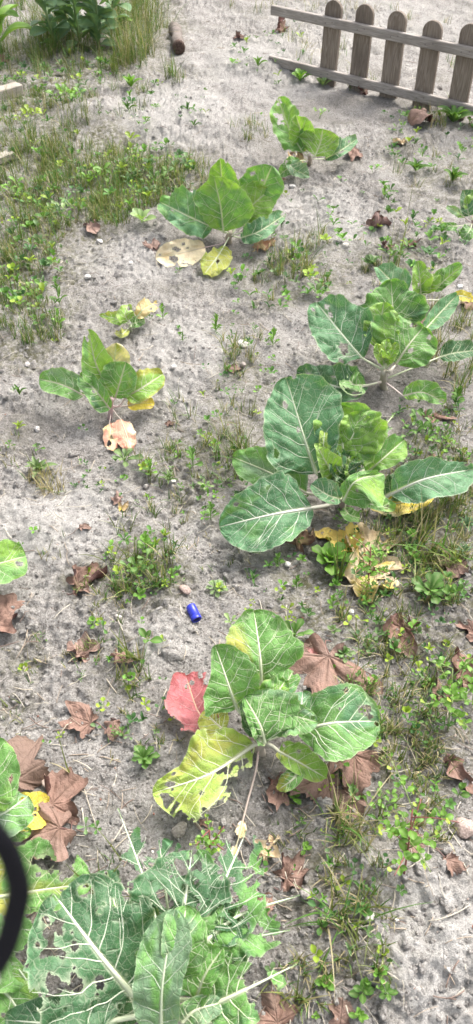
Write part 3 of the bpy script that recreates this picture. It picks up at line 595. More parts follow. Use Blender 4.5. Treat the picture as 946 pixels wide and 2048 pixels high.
# bright young plant behind it
r = cabbage(842, 604, 'young bright-green cabbage behind the spreading plant, leaning on a white stalk'); L = lambda *a, **k: big_leaf(r, *a, **k)
stem(r, [(842, 608, -.01), (846, 596, .02), (850, 586, .05)], .008, .006, PALEP)
L([(850, 588, .05)], [(842, 588, .06), (840, 562, .10), (836, 522, .14)], [10, 16, 16, 14, 8], [10, 18, 22, 16, 8], c='bright', c2='green', amt=.4, tl=25, tr=18, wave=.12, rib=.003, seed=61, eat=.12)
L([(852, 588, .05)], [(868, 582, .06), (888, 562, .09), (924, 530, .12)], [8, 16, 22, 16, 8], [6, 10, 12, 12, 6], c='green', c2='bright', amt=.4, tl=20, wave=.12, rib=.003, seed=62)
L([(850, 590, .05)], [(852, 582, .06), (864, 562, .10), (866, 548, .11)], [8, 14, 16, 12, 6], c='bright', wave=.12, rib=.003, seed=63)
L([(846, 600, .02), (880, 600, .03)], [(905, 594, .03), (925, 592, .03), (948, 600, .01)], [5, 9, 10, 8, 4], c='yellow', c2='ygreen', amt=.4, wave=.12, rib=.0035, seed=64, petc=(.62, .62, .5))

# the biggest plant, centre right
r = cabbage(690, 1012, 'biggest cabbage, large dark blue-green leaves around a pale chewed heart'); L = lambda *a, **k: big_leaf(r, *a, **k)
stem(r, [(690, 1020, -.02), (690, 1000, .03), (696, 975, .08)], .017, .012, (.42, .33, .30))
L([(680, 990, .05), (650, 992, .05)], [(612, 986, .05), (545, 948, .07), (466, 914, .05)], [14, 30, 34, 30, 14], [14, 46, 46, 34, 14], c='green', c2='grey', amt=.45, tl=5, tr=6, wave=.06, rib=.005, seed=71, petc=(.46, .42, .34))
L([(690, 985, .07)], [(632, 946, .10), (610, 880, .16), (572, 756, .24)], [20, 60, 70, 56, 36], [16, 44, 62, 80, 46], c='blue', c2='deep', amt=.4, tl=6, tr=8, k=14, wave=.06, wk=2.6, rib=.006, seed=72, face=.85, holes=[(.45, -.75, 6), (.6, -.1, 4)], vc=(.58, .63, .47), nl=6)
L([(700, 985, .07)], [(740, 920, .11), (750, 880, .13), (790, 826, .15)], [12, 40, 46, 34, 12], [12, 34, 40, 30, 12], c='green', wave=.12, wk=3, rib=.005, seed=73, eat=.34, skel=.55)
L([(695, 985, .07)], [(692, 940, .11), (684, 880, .17), (672, 810, .22)], [18, 40, 50, 46, 22], [18, 54, 78, 68, 28], c='bright', c2='green', amt=.4, tl=14, tr=12, wave=.08, wk=3, rib=.005, seed=74, face=.8)
L([(695, 985, .08)], [(682, 905, .14), (705, 872, .19), (722, 824, .22)], [10, 24, 28, 28, 18], [20, 52, 48, 34, 18], c='bright', c2='green', amt=.35, tl=14, tr=6, wave=.07, wk=3, rib=.003, seed=75, face=.8)
L([(690, 985, .08)], [(668, 955, .11), (652, 925, .16), (635, 893, .19)], [16, 22, 18, 12, 5], [10, 22, 26, 16, 6], c='bright', c2='lime', amt=.3, tl=18, tr=8, wave=.06, rib=.0025, seed=76, face=.8)
L([(690, 985, .08)], [(646, 905, .15), (648, 875, .18), (652, 838, .20)], [4, 8, 9, 7, 3], [4, 8, 8, 6, 3], c='lime', c2='bright', amt=.4, wave=.2, rib=.0025, seed=77, eat=.2)
L([(700, 985, .07)], [(735, 944, .11), (765, 918, .15), (808, 880, .16)], [10, 24, 30, 28, 14], [6, 12, 20, 26, 16], c='green', c2='bright', amt=.5, tl=38, tr=4, wave=.08, rib=.0045, seed=78, face=.75)
L([(698, 985, .09)], [(695, 975, .10), (692, 935, .14), (700, 910, .15)], [14, 30, 34, 28, 12], c='deep', c2='green', amt=.5, tl=25, tr=25, wave=.2, wk=4, rib=.003, seed=79, skel=.5)
L([(698, 985, .08)], [(700, 960, .12), (704, 935, .14), (712, 915, .15)], [8, 16, 18, 14, 6], c='bright', c2='lime', amt=.4, tl=35, tr=30, wave=.25, wk=4, rib=.002, seed=83, skel=.4)
L([(695, 990, .07), (690, 996, .09)], [(686, 1002, .11), (712, 962, .16), (768, 948, .15)], [6, 16, 14, 12, 6], [14, 42, 56, 56, 26], c='green', c2='bright', amt=.5, tl=-30, tr=10, wave=.09, wk=2, rib=.004, seed=80, face=.8, nl=6, hint=(-.1, -.7, .7))
L([(690, 992, .07)], [(680, 998, .09), (655, 990, .11), (622, 968, .11)], [8, 14, 16, 14, 8], [10, 22, 26, 24, 12], c='blue', c2='grey', amt=.4, tl=20, tr=14, wave=.08, rib=.003, seed=81, face=.8)
L([(694, 990, .07)], [(650, 985, .08), (668, 962, .11), (676, 942, .12)], [14, 26, 30, 22, 10], c='deep', c2='dark', amt=.5, wave=.08, rib=.003, seed=86)
L([(680, 1000, .05), (655, 1010, .06)], [(622, 1016, .07), (540, 1030, .09), (438, 1054, .07)], [22, 42, 58, 56, 26], [18, 64, 64, 46, 22], c='blue', c2='green', amt=.3, tl=5, tr=5, wave=.05, wk=2.4, rib=.006, seed=82, face=.8, vc=(.62, .66, .52), petc=(.48, .44, .38), nl=6)
L([(700, 996, .05), (760, 1000, .05)], [(782, 988, .07), (850, 958, .11), (945, 938, .09)], [12, 34, 38, 22, 10], [10, 34, 38, 40, 16], c='blue', c2='grey', amt=.35, tl=22, tr=6, wave=.06, rib=.0055, seed=84, face=.8, vc=(.62, .66, .54), petc=(.48, .44, .38))
L([(702, 998, .04)], [(770, 992, .05), (800, 970, .08), (812, 940, .09)], [10, 24, 26, 20, 10], [10, 22, 24, 18, 10], c='deep', c2='green', amt=.4, wave=.1, rib=.003, seed=85)
L([(694, 1006, .03), (715, 1012, .02)], [(735, 1008, .02), (800, 1006, .03), (868, 990, .02)], [8, 14, 18, 16, 8], [8, 20, 24, 18, 8], c='yellow', c2='cream', amt=.3, wave=.12, rib=.003, seed=87, dry=True, holes=[(.3, .1, 9), (.55, -.4, 7)], label='yellow dying leaf lying beneath', petc=(.5, .4, .36))
L([(700, 990, .06)], [(700, 1004, .07), (740, 1008, .08), (790, 1020, .06)], [6, 18, 22, 18, 10], [4, 6, 8, 8, 6], c='green', c2='bright', amt=.4, tl=5, wave=.1, rib=.003, seed=88, face=.8)
L([(692, 1004, .04)], [(690, 1018, .04), (700, 1030, .05), (720, 1036, .03)], [6, 12, 12, 10, 5], c='green', wave=.12, rib=.002, seed=89)

# the front centre plant
r = cabbage(520, 1506, 'cabbage in the front centre with one red leaf and one yellowing chewed leaf'); L = lambda *a, **k: big_leaf(r, *a, **k)
stem(r, [(520, 1512, -.02), (518, 1490, .03), (522, 1474, .075)], .012, .009, (.46, .40, .34))
L([(522, 1470, .07)], [(524, 1368, .11), (520, 1310, .15), (508, 1222, .17)], [16, 44, 64, 52, 30], [14, 44, 72, 56, 24], c='green', c2='ygreen', tl=6, tr=6, wave=.06, rib=.005, seed=91, face=.8, vc=(.60, .64, .45), tipside=(.5, -.7, .35, .45), petc=PALEP)
L([(526, 1470, .07)], [(540, 1400, .10), (568, 1375, .12), (586, 1342, .12)], [10, 24, 28, 24, 12], [10, 18, 22, 20, 10], c='green', c2='blue', amt=.4, tl=6, tr=20, wave=.1, rib=.003, seed=92, face=.8)
L([(524, 1472, .07)], [(538, 1420, .11), (556, 1385, .13), (570, 1362, .13)], [20, 38, 34, 22, 10], [8, 14, 16, 14, 8], c='green', c2='bright', amt=.6, tl=22, tr=10, wave=.14, wk=4, rib=.003, seed=93, face=.8)
L([(518, 1474, .07)], [(474, 1416, .11), (458, 1372, .15), (430, 1290, .19)], [14, 54, 46, 20, 6], [14, 42, 58, 50, 14], c='green', c2='bright', amt=.35, tl=6, tr=16, wave=.05, rib=.005, seed=94, face=.85, vc=(.58, .62, .44), petc=PALEP)
L([(516, 1476, .06), (480, 1474, .05), (450, 1470, .05)], [(430, 1466, .045), (395, 1420, .05), (372, 1352, .035)], [18, 40, 50, 44, 26], [14, 32, 36, 46, 24], c='pink', c2='yellow', wave=.12, rib=.003, seed=95, vc=(.55, .30, .28), petc=(.50, .36, .33), holes=[(.42, -1.0, 20), (.2, -.95, 9)], tipside=(.0, -.7, .16, .5), eat=.2, label='red and pink leaf')
L([(512, 1478, .05), (470, 1474, .05)], [(450, 1462, .06), (425, 1440, .07), (408, 1420, .08)], [12, 26, 28, 24, 10], c='ygreen', c2='lime', amt=.5, wave=.08, rib=.003, seed=96, petc=(.5, .36, .33))
L([(520, 1474, .08)], [(528, 1462, .09), (510, 1430, .11), (500, 1388, .12)], [14, 30, 28, 22, 12], [14, 34, 40, 30, 14], c='dark', c2='deep', amt=.5, tl=14, tr=14, wave=.08, rib=.003, seed=99)
L([(522, 1476, .075)], [(530, 1486, .09), (520, 1450, .13), (488, 1392, .15)], [10, 18, 20, 16, 6], [14, 50, 78, 66, 20], c='green', c2='grey', amt=.4, tl=22, tr=-4, k=6, wave=.06, rib=.0045, seed=97, face=.8, nl=6)
L([(524, 1476, .075)], [(540, 1440, .10), (580, 1432, .13), (636, 1444, .12)], [12, 26, 26, 20, 10], [12, 34, 38, 30, 12], c='green', c2='grey', amt=.5, tl=10, tr=14, wave=.06, rib=.003, seed=98, face=.8)
L([(528, 1480, .06), (560, 1470, .07)], [(598, 1462, .09), (665, 1446, .12), (757, 1442, .10)], [14, 46, 58, 62, 28], [14, 46, 66, 50, 28], c='green', c2='blue', amt=.55, tl=6, tr=8, k=14, wave=.05, wk=2.2, rib=.0055, seed=100, face=.8, holes=[(.86, -.38, 14), (.66, -.8, 6), (.6, -.35, 3), (.9, -.15, 5)], vc=(.60, .64, .48), petc=PALEP, nl=6)
L([(526, 1476, .06)], [(580, 1448, .09), (600, 1420, .10), (606, 1384, .10)], [12, 24, 28, 26, 14], [10, 20, 26, 24, 12], c='blue', c2='grey', amt=.6, wave=.12, rib=.003, seed=101, skel=.35, vc=(.62, .66, .56))
L([(520, 1484, .05), (518, 1486, .05)], [(508, 1490, .055), (420, 1548, .07), (306, 1586, .05)], [12, 36, 66, 62, 18], [20, 62, 70, 30, 12], c='lime', c2='ygreen', amt=.5, tl=4, tr=4, wave=.05, rib=.0055, seed=102, face=.8, skel=.40, skelside=-1, holes=[(.38, -.6, 17), (.24, -.85, 13), (.55, -.85, 18), (.2, -.4, 9), (.66, -1.0, 14), (.42, -1.0, 14), (.85, .15, 9), (.93, -.2, 4), (.35, -.25, 7), (.62, -.35, 6), (.3, .9, 10)], vc=(.66, .66, .46), petc=(.56, .54, .42), nl=6, label='yellowing leaf with large chewed holes')
L([(524, 1482, .05), (545, 1492, .05)], [(556, 1502, .05), (590, 1520, .06), (652, 1556, .03)], [10, 24, 30, 26, 14], [8, 16, 20, 20, 12], c='bright', c2='ygreen', amt=.5, wave=.1, rib=.004, seed=103, petc=(.52, .50, .40), holes=[(.5, -.5, 5)])
L([(526, 1486, .04), (555, 1500, .04)], [(600, 1530, .04), (588, 1556, .045), (556, 1580, .02)], [6, 12, 14, 12, 8], [6, 14, 18, 16, 8], c='green', c2='ygreen', amt=.5, wave=.12, rib=.004, seed=104, petc=(.5, .46, .38))
L([(518, 1488, .03), (512, 1540, .02), (496, 1600, .015)], [(486, 1640, .012), (480, 1668, .012), (462, 1722, .008)], [3, 8, 10, 9, 5], c='tan', c2='cream', amt=.5, wave=.2, rib=.0024, seed=105, dry=True, petc=(.40, .31, .28), label='withered tan leaf on a long pink stalk', eat=.2)

for _i in range(5):
    _a = _i * 1.256 + .4; L([(522, 1474, .075)], [(524 + 6 * math.cos(_a), 1462 + 4 * math.sin(_a), .09), (526 + 18 * math.cos(_a), 1448 + 10 * math.sin(_a), .115), (528 + 26 * math.cos(_a), 1436 + 14 * math.sin(_a), .13)], [5, 11, 13, 10, 5], c='bright', c2='lime', amt=.5, tl=25, tr=25, wave=.2, rib=.0015, seed=400 + _i, nh=0, name='heart_leaf')
# the front left plant, chewed to lace
r = cabbage(345, 2030, 'large cabbage at the front edge with lacy chewed leaves and a folded grey leaf'); L = lambda *a, **k: big_leaf(r, *a, **k)
stem(r, [(350, 2060, -.02), (348, 2020, .05), (345, 1990, .11)], .016, .012, (.46, .45, .34))
L([(330, 1985, .10)], [(312, 1880, .13), (302, 1800, .14), (236, 1616, .12)], [26, 60, 66, 54, 34], [26, 50, 70, 60, 34], c='deep', c2='green', amt=.4, wave=.06, rib=.005, seed=111, eat=.41, skel=.49, tipb=0.15, nh=12, vc=(.55, .60, .46))
L([(345, 1985, .10)], [(360, 1860, .13), (372, 1790, .15), (384, 1700, .13)], [30, 90, 100, 60, 24], [26, 70, 80, 60, 24], c='deep', c2='green', amt=.4, wave=.06, rib=.005, seed=112, eat=.36, skel=.45, tipb=0.15, nh=12, vc=(.55, .60, .46))
L([(355, 1985, .10)], [(392, 1870, .13), (436, 1790, .15), (492, 1664, .13)], [26, 56, 66, 52, 24], [26, 66, 80, 62, 26], c='deep', c2='green', amt=.5, wave=.06, rib=.005, seed=113, eat=.39, skel=.47, tipb=0.15, nh=12, vc=(.55, .60, .46))
L([(360, 1990, .10)], [(402, 1890, .13), (480, 1830, .15), (600, 1790, .12)], [26, 50, 60, 50, 24], [26, 60, 72, 60, 26], c='green', c2='deep', amt=.4, wave=.08, wk=3, rib=.005, seed=114, eat=.38, skel=.43, tipb=0.15, nh=12, vc=(.52, .58, .42))
L([(350, 1985, .09)], [(340, 1850, .10), (330, 1770, .11), (318, 1680, .10)], [30, 50, 56, 44, 22], [26, 46, 52, 44, 22], c='deep', c2='blue', amt=.4, wave=.12, rib=.0035, seed=128, eat=.38, skel=.5, nh=8, tipb=.15, vc=(.5, .56, .42))
L([(355, 1985, .09)], [(410, 1900, .10), (480, 1880, .10), (580, 1860, .09)], [24, 44, 50, 44, 22], [20, 36, 40, 36, 20], c='green', c2='deep', amt=.4, wave=.12, rib=.0035, seed=129, eat=.38, skel=.42, nh=8, tipb=.2, vc=(.5, .56, .42))
L([(345, 1990, .09)], [(360, 1930, .10), (420, 1890, .11), (500, 1868, .10)], [30, 60, 70, 56, 26], [24, 50, 60, 50, 24], c='dark', c2='deep', amt=.5, wave=.08, rib=.004, seed=115, eat=.40, nh=8)
L([(330, 1990, .09)], [(270, 1920, .10), (240, 1850, .12), (214, 1740, .11)], [30, 60, 66, 50, 26], [30, 60, 70, 60, 30], c='deep', c2='green', amt=.4, wave=.1, wk=3, rib=.005, seed=116, eat=.3, nh=10)
L([(325, 2000, .10)], [(290, 1980, .11), (262, 1900, .14), (236, 1800, .15)], [24, 60, 56, 40, 20], [24, 46, 60, 50, 24], c='green', c2='deep', amt=.4, tl=10, tr=14, wave=.14, wk=4, rib=.004, seed=117, eat=.3, skel=.36, nh=8)
L([(330, 2010, .11)], [(264, 1988, .15), (190, 1898, .20), (108, 1788, .20)], [66, 136, 124, 96, 50], [40, 94, 108, 90, 50], c='deep', c2='blue', amt=.45, tl=5, tr=6, k=10, wave=.05, wk=2.2, rib=.0068, seed=118, face=.85,
  nh=14, eat=.20, holes=[(.42, -.42, 15), (.30, -.20, 9), (.54, -.68, 13), (.87, -.50, 11), (.76, -.28, 8), (.62, -.2, 7), (.85, .5, 9), (.66, .42, 6), (.70, -.12, 4), (.55, -.95, 12), (.80, -.75, 7), (.22, -.42, 10)], vc=(.66, .70, .54), nl=5, n=(100, 90), label='broad dark leaf with white ribs and many holes')
L([(340, 2020, .11)], [(232, 2040, .14), (150, 2050, .16), (10, 2040, .15)], [30, 60, 70, 60, 30], [30, 40, 46, 40, 30], c='deep', c2='blue', amt=.4, wave=.06, rib=.005, seed=119, vc=(.60, .64, .5))
L([(350, 2000, .12)], [(392, 2000, .14), (410, 1950, .18), (446, 1896, .19)], [20, 40, 46, 40, 20], [14, 24, 26, 24, 14], c='green', c2='deep', amt=.3, tl=16, tr=30, wave=.08, rib=.004, seed=121, face=.85)
L([(345, 2020, .12)], [(322, 2070, .15), (326, 1960, .22), (350, 1818, .24)], [30, 46, 50, 46, 26], [26, 34, 36, 44, 34], c='grey', c2='green', amt=.45, tl=-10, tr=14, k=20, wave=.06, wk=2.4, rib=.004, seed=122, face=.9, vc=(.46, .52, .38), label='pale grey underside of a folded leaf')
L([(352, 2015, .12)], [(350, 1960, .17), (362, 1890, .22), (372, 1812, .23)], [16, 26, 34, 36, 20], [16, 40, 48, 40, 20], c='green', c2='grey', amt=.45, tl=10, tr=6, wave=.06, rib=.004, seed=123, face=.85, tipside=(.75, .3, .12, .3))
L([(356, 2030, .11)], [(366, 2044, .13), (392, 2020, .15), (448, 2004, .14)], [10, 22, 22, 18, 10], [10, 22, 26, 22, 10], c='grey', c2='green', amt=.4, tl=20, tr=5, wave=.1, rib=.004, seed=124, face=.85)
L([(362, 2025, .10)], [(416, 2014, .13), (490, 1980, .16), (594, 1928, .16)], [30, 76, 66, 34, 8], [30, 60, 52, 26, 8], c='green', c2='deep', amt=.6, tl=6, tr=6, wave=.06, rib=.0055, seed=125, face=.85, eat=.3, skel=.3, nh=6, vc=(.62, .66, .46), nl=5, petc=(.58, .60, .42))
L([(340, 2030, .09)], [(282, 2030, .10), (262, 2000, .11), (238, 1960, .11)], [20, 40, 44, 36, 18], c='dark', c2='deep', amt=.5, wave=.08, rib=.003, seed=126)
L([(356, 2030, .09)], [(380, 2050, .10), (430, 2046, .10), (500, 2060, .09)], [20, 44, 48, 40, 18], c='dark', c2='green', amt=.5, wave=.08, rib=.004, seed=127)

# plants whose hearts stand just beyond the left edge
r = cabbage(-70, 1760, 'cabbage at the bottom left whose yellow-green holed leaf reaches past the black strap'); L = lambda *a, **k: big_leaf(r, *a, **k)
stem(r, [(-70, 1765, -.02), (-66, 1740, .05), (-60, 1720, .09)], .014, .010, (.46, .45, .34))
L([(-55, 1735, .09)], [(-10, 1795, .10), (70, 1782, .12), (186, 1766, .10)], [30, 60, 82, 66, 30], [24, 34, 36, 36, 20], c='green', c2='ygreen', amt=.55, wave=.05, rib=.0045, seed=131, face=.8, eat=.25, holes=[(.62, -.55, 17), (.78, -.35, 14), (.70, -.5, 12), (.93, .1, 7), (.86, -.05, 5), (.5, -.6, 8), (.55, -.3, 6)], vc=(.56, .60, .40), nl=5)
L([(-60, 1750, .08)], [(-40, 1760, .08), (-10, 1730, .08), (30, 1690, .08)], [20, 34, 40, 34, 18], c='ygreen', c2='lime', amt=.5, wave=.07, rib=.004, seed=132)
L([(-60, 1740, .09)], [(-40, 1840, .10), (10, 1900, .12), (60, 1970, .11)], [26, 56, 60, 50, 24], [26, 56, 60, 50, 24], c='green', c2='deep', amt=.4, wave=.07, rib=.005, seed=133, eat=.33, nh=6, vc=(.5, .55, .4))
L([(-60, 1750, .08)], [(-50, 1960, .09), (10, 1985, .10), (60, 2060, .09)], [30, 50, 50, 40, 20], c='green', c2='bright', amt=.3, wave=.07, rib=.005, seed=134, vc=(.5, .55, .4))
r = cabbage(-60, 1600, 'cabbage at the left edge beside the yellow holed leaf, one crinkled light-green leaf showing'); L = lambda *a, **k: big_leaf(r, *a, **k)
stem(r, [(-60, 1606, -.02), (-58, 1590, .04), (-52, 1575, .08)], .012, .009, (.46, .45, .34))
L([(-50, 1580, .08)], [(-30, 1620, .10), (-10, 1560, .13), (-6, 1476, .14)], [20, 40, 46, 40, 20], [20, 40, 44, 36, 18], c='green', c2='bright', amt=.5, tl=10, tr=14, wave=.06, rib=.004, seed=141, face=.8)
L([(-50, 1590, .07)], [(-30, 1640, .08), (10, 1625, .09), (56, 1592, .08)], [20, 30, 26, 22, 10], [20, 40, 44, 40, 18], c='green', c2='grey', amt=.5, wave=.12, wk=3.5, rib=.004, seed=142, eat=.12, vc=(.62, .66, .54))
L([(-52, 1595, .06)], [(-10, 1650, .06), (20, 1662, .065), (62, 1664, .05)], [16, 22, 20, 14, 8], [12, 18, 20, 16, 8], c='green', c2='bright', amt=.5, wave=.14, wk=3.5, rib=.003, seed=143, eat=.1)
L([(-50, 1600, .04)], [(6, 1640, .04), (50, 1626, .05), (101, 1624, .02)], [16, 28, 34, 32, 18], [14, 26, 30, 28, 16], c='yellow', c2='yellow', wave=.07, rib=.002, seed=144, holes=[(.62, .1, 10), (.70, .0, 9), (.55, .2, 6), (.35, -.3, 5)], vc=(.55, .5, .16), label='bright yellow leaf with a large hole')
r = cabbage(-70, 1130, 'cabbage at the left edge with one light-green notched leaf above the oval brown leaf'); L = lambda *a, **k: big_leaf(r, *a, **k)
stem(r, [(-70, 1135, -.02), (-68, 1120, .03), (-64, 1110, .06)], .010, .008, (.46, .45, .34))
L([(-62, 1112, .06)], [(-50, 1142, .07), (-5, 1128, .09), (52, 1112, .07)], [14, 26, 36, 36, 20], [14, 32, 38, 36, 20], c='green', c2='bright', amt=.5, wave=.07, rib=.004, seed=151, holes=[(.84, .35, 9)])
L([(-62, 1112, .06)], [(-60, 1100, .07), (-56, 1060, .11), (-60, 1010, .14)], [14, 30, 36, 30, 14], c='green', wave=.07, rib=.004, seed=152)
r = cabbage(948, 452, 'small grey-green cabbage at the right edge in front of the fence'); L = lambda *a, **k: big_leaf(r, *a, **k)
stem(r, [(950, 456, -.01), (946, 444, .02), (944, 434, .04)], .007, .006, PINKP)
L([(944, 440, .04)], [(938, 432, .05), (934, 412, .08), (928, 382, .11)], [8, 12, 12, 10, 5], [10, 18, 22, 18, 8], c='deep', c2='blue', amt=.5, tl=15, tr=15, wave=.1, rib=.002, seed=161)
L([(946, 440, .04)], [(944, 430, .05), (952, 405, .09), (962, 380, .12)], [10, 18, 20, 14, 6], c='bright', wave=.1, rib=.002, seed=162)
L([(940, 444, .03)], [(930, 436, .04), (916, 424, .05), (894, 412, .05)], [4, 8, 9, 8, 4], [4, 5, 6, 5, 3], c='grey', c2='bright', amt=.4, wave=.12, rib=.0025, seed=163, petc=PINKP)
L([(940, 448, .03)], [(915, 452, .03), (895, 452, .035), (868, 456, .02)], [5, 9, 9, 7, 4], [4, 5, 6, 5, 3], c='green', c2='grey', amt=.5, wave=.1, rib=.002, seed=164)
L([(944, 448, .03)], [(942, 456, .03), (936, 466, .03), (924, 478, .01)], [8, 14, 14, 12, 6], c='green', c2='blue', amt=.4, wave=.1, rib=.002, seed=165)

# ------------------------------------------------------------------ picket fence
def box_arrays(lx, ly, lz, bev=.002, nx=1):
    """bevelled bar from x=0 to lx, centred in y and z"""
    xs = [0, bev] + list(np.linspace(bev, lx - bev, nx + 1)[1:-1]) + [lx - bev, lx]
    V = []
    for i, x in enumerate(xs):
        e = bev if i in (0, len(xs) - 1) else 0
        y, z = ly / 2 - e, lz / 2 - e; b = bev * (.4 if e else 1)
        V += [(x, -y + b, -z), (x, y - b, -z), (x, y, -z + b), (x, y, z - b), (x, y - b, z), (x, -y + b, z), (x, -y, z - b), (x, -y, -z + b)]
    F = []
    for i in range(len(xs) - 1):
        for j in range(8): F.append((i * 8 + j, i * 8 + (j + 1) % 8, i * 8 + 8 + (j + 1) % 8, i * 8 + 8 + j))
    n = (len(xs) - 1) * 8
    F += [(3, 2, 1, 0), (7, 4, 3, 0), (7, 6, 5, 4), (n, n + 1, n + 2, n + 3), (n, n + 3, n + 4, n + 7), (n + 4, n + 5, n + 6, n + 7)]
    return np.array(V, float), np.array(F)
def fence():
    A = np.array(P(649, 172)); B = np.array(P(906, 238))
    d = B - A; d[2] = 0; run = np.linalg.norm(d); d /= run
    slope = (B[2] - A[2]) / run
    root = empty('picket_fence', (A[0], A[1], A[2]), 'low weathered wooden picket fence with round-topped pickets standing in the sandy soil', 'fence')
    root.rotation_euler = (R(-3.0), 0, math.atan2(d[1], d[0]))          # local x along the fence, -y towards the viewer
    root.rotation_euler.rotate_axis('Y', -math.atan(slope))
    step = run / 4.0 * 1.0
    W, TH, HT = .090, .018, .39
    # a picket: flat board with a half-round head, long axis local X
    a = np.linspace(0, math.pi, 13); out = [(0, -W / 2), (.001, -W / 2)] + [(HT - W / 2 + W / 2 * math.sin(t) * .92, -W / 2 * math.cos(t)) for t in a] + [(.001, W / 2), (0, W / 2)]
    V = []; b = .002
    for zz, ins in ((-TH / 2, b), (-TH / 2 + b, 0), (TH / 2 - b, 0), (TH / 2, b)):
        for (x, y) in out:
            cx = HT * .5; V.append((x - ins * (1 if x > cx else -1), y * (1 - ins / (W / 2)), zz))
    n = len(out); F = []
    for k in range(3):
        for i in range(n): F.append((k * n + i, k * n + (i + 1) % n, k * n + n + (i + 1) % n, k * n + n + i))
    for i in range(n // 2 - 1 + n % 2):                                 # front and back faces as strips
        j = n - 1 - i
        if j - 1 > i + 1: F.append((i, j, j - 1, i + 1)); F.append((3 * n + i, 3 * n + i + 1, 3 * n + j - 1, 3 * n + j))
    V = np.array(V); me = mesh_np('picket', V, np.array(F), M_WOOD, smooth=False)
    for k in range(6):
        o = link('picket', me, root)
        o.location = (k * step + random.uniform(-.004, .004), .012 + TH / 2 + .002, -.02 + random.uniform(-.012, .008))
        o.rotation_euler = (Matrix.Rotation(R(random.uniform(-1.6, 1.6)), 3, 'Y') @ Matrix(((0, -1, 0), (0, 0, -1), (1, 0, 0)))).to_euler()
    for nm, z, x0, x1 in (('top_rail', .272, -.335, step * 5.4), ('bottom_rail', .055, -.335, step * 5.4)):
        V, F = box_arrays(x1 - x0, .024, .040, .003, 6); V[:, 1] += .0006 * np.sin(V[:, 0] * 9)
        o = link(nm, mesh_np(nm, V, F, M_RAIL, smooth=False), root); o.location = (x0, 0, z)
        for k in range(6):
            for s in (-.018, .018):
                p = np.array([(0, .003, 0), (0, -.0006, 0), (0, -.0012, 0)]); Vn, Fn = tube_arrays(p, [.0028, .0028, .0016], 8)
                q = link('nail', mesh_np('nail', Vn, Fn, M_STEEL), o); q.location = (k * step + s - x0, -.0125, .004 * (1 if s > 0 else -1))
fence()

# ------------------------------------------------------------------ boards and log
def board(pts, w, th, label):
    a, b = np.array(P(*pts[0])), np.array(P(*pts[1])); d = b - a; ln = np.linalg.norm(d)
    V, F = box_arrays(ln, w, th, .004, 4); V[:, 2] += .0015 * np.sin(V[:, 0] * 20)
    o = link('wooden_board', mesh_np('wooden_board', V, F, M_BOARD, smooth=False)); o.location = a
    o.rotation_euler = Vector(d).to_track_quat('X', 'Z').to_euler()
    tag(o, label, 'board')
board([(-170, 246, .028), (40, 176, .03)], .055, .05, 'pale sawn board lying in the grass at the upper left edge')
board([(-150, 372, .016), (24, 309, .014)], .04, .03, 'thin pale board end lying in grass below the larger board')
def log():
    a, b = np.array(P(353, 70, .026)), np.array(P(358, 96, .03)); c = np.array(P(349, 56, .016))
    root = empty('log', a, 'short grey broken branch with a dark cut end lying on bare soil', 'log')
    path = spline([c, .5 * (a + c), a, b], 14); rad = .030 + .010 * np.sin(np.arange(14) * 1.9) * .5; rad[0] *= .7
    V, F = tube_arrays(path, rad, 12); V += (np.random.RandomState(5).rand(*V.shape) - .5) * .009
    link('bark', mesh_np('bark', V - a, F, M_BARK), root)
    d = nrm(b - a); V, F = tube_arrays(np.array([b - d * .045, b - d * .02, b + d * .004, b + d * .006]), [.031, .0335, .032, .023], 12)
    link('cut_end', mesh_np('cut_end', V - a, F, M_CUT), root)
log()

# ------------------------------------------------------------------ blue cap
def cap():
    a = np.array(P(381, 1212, .012)); b = np.array(P(394, 1240, .012)); d = nrm(b - a); ln = np.linalg.norm(b - a)
    root = empty('bottle_cap', a, 'blue plastic pen cap lying on the bare soil', 'cap')
    def lathe(prof, mt, nm):
        pp = np.array([a + d * x for x, _ in prof]); Vs = []
        S = nrm(np.cross(d, (0, 0, 1))); U = np.cross(S, d); an = np.linspace(0, 2 * math.pi, 28, endpoint=False)
        for (x, r_) in prof: Vs.append((a + d * x) + r_ * (np.cos(an)[:, None] * S + np.sin(an)[:, None] * U))
        V = np.vstack(Vs); i = np.arange(len(prof) - 1)[:, None] * 28; j = np.arange(28)[None]; j2 = (j + 1) % 28
        F = np.stack([i + j, i + j2, i + j2 + 28, i + j + 28], -1).reshape(-1, 4)
        return link(nm, mesh_np(nm, V - a, F, mt), root)
    r_ = .0112
    lathe([(-.001, .0004), (-.001, r_ * .8), (.001, r_ * .95), (.003, r_), (ln * .72, r_), (ln * .73, r_ * .97), (ln * .735, r_ * 1.04), (ln * .98, r_ * 1.04), (ln, r_ * 1.0), (ln, r_ * .86), (ln * .5, r_ * .80), (ln * .5, .0004)], M_BLUE, 'shell')
    lathe([(ln * .52, r_ * .74), (ln * .95, r_ * .74), (ln * .965, r_ * .68), (ln * .965, r_ * .5), (ln * .6, r_ * .48), (ln * .6, .0004)], M_BLUE2, 'inner_sleeve')
cap()

# ------------------------------------------------------------------ strap
def strap():
    px = [(-260, 1500), (-120, 1600), (-40, 1640), (8, 1690), (30, 1740), (38, 1785), (28, 1835), (10, 1895), (-40, 1975), (-130, 2060), (-260, 2120)]
    pts = [CAMP + ray(x, y) * (.17 + .004 * i) for i, (x, y) in enumerate(px)]
    path = spline(pts, 44)
    V, F = tube_arrays(path, .0032, 14, .4, up=-_cf)
    # wide side faces the lens
    o = link('strap', mesh_np('strap', V, F, M_STRAP)); tag(o, 'black webbing strap hanging close to the lens, blurred, at the left edge', 'strap')
strap()

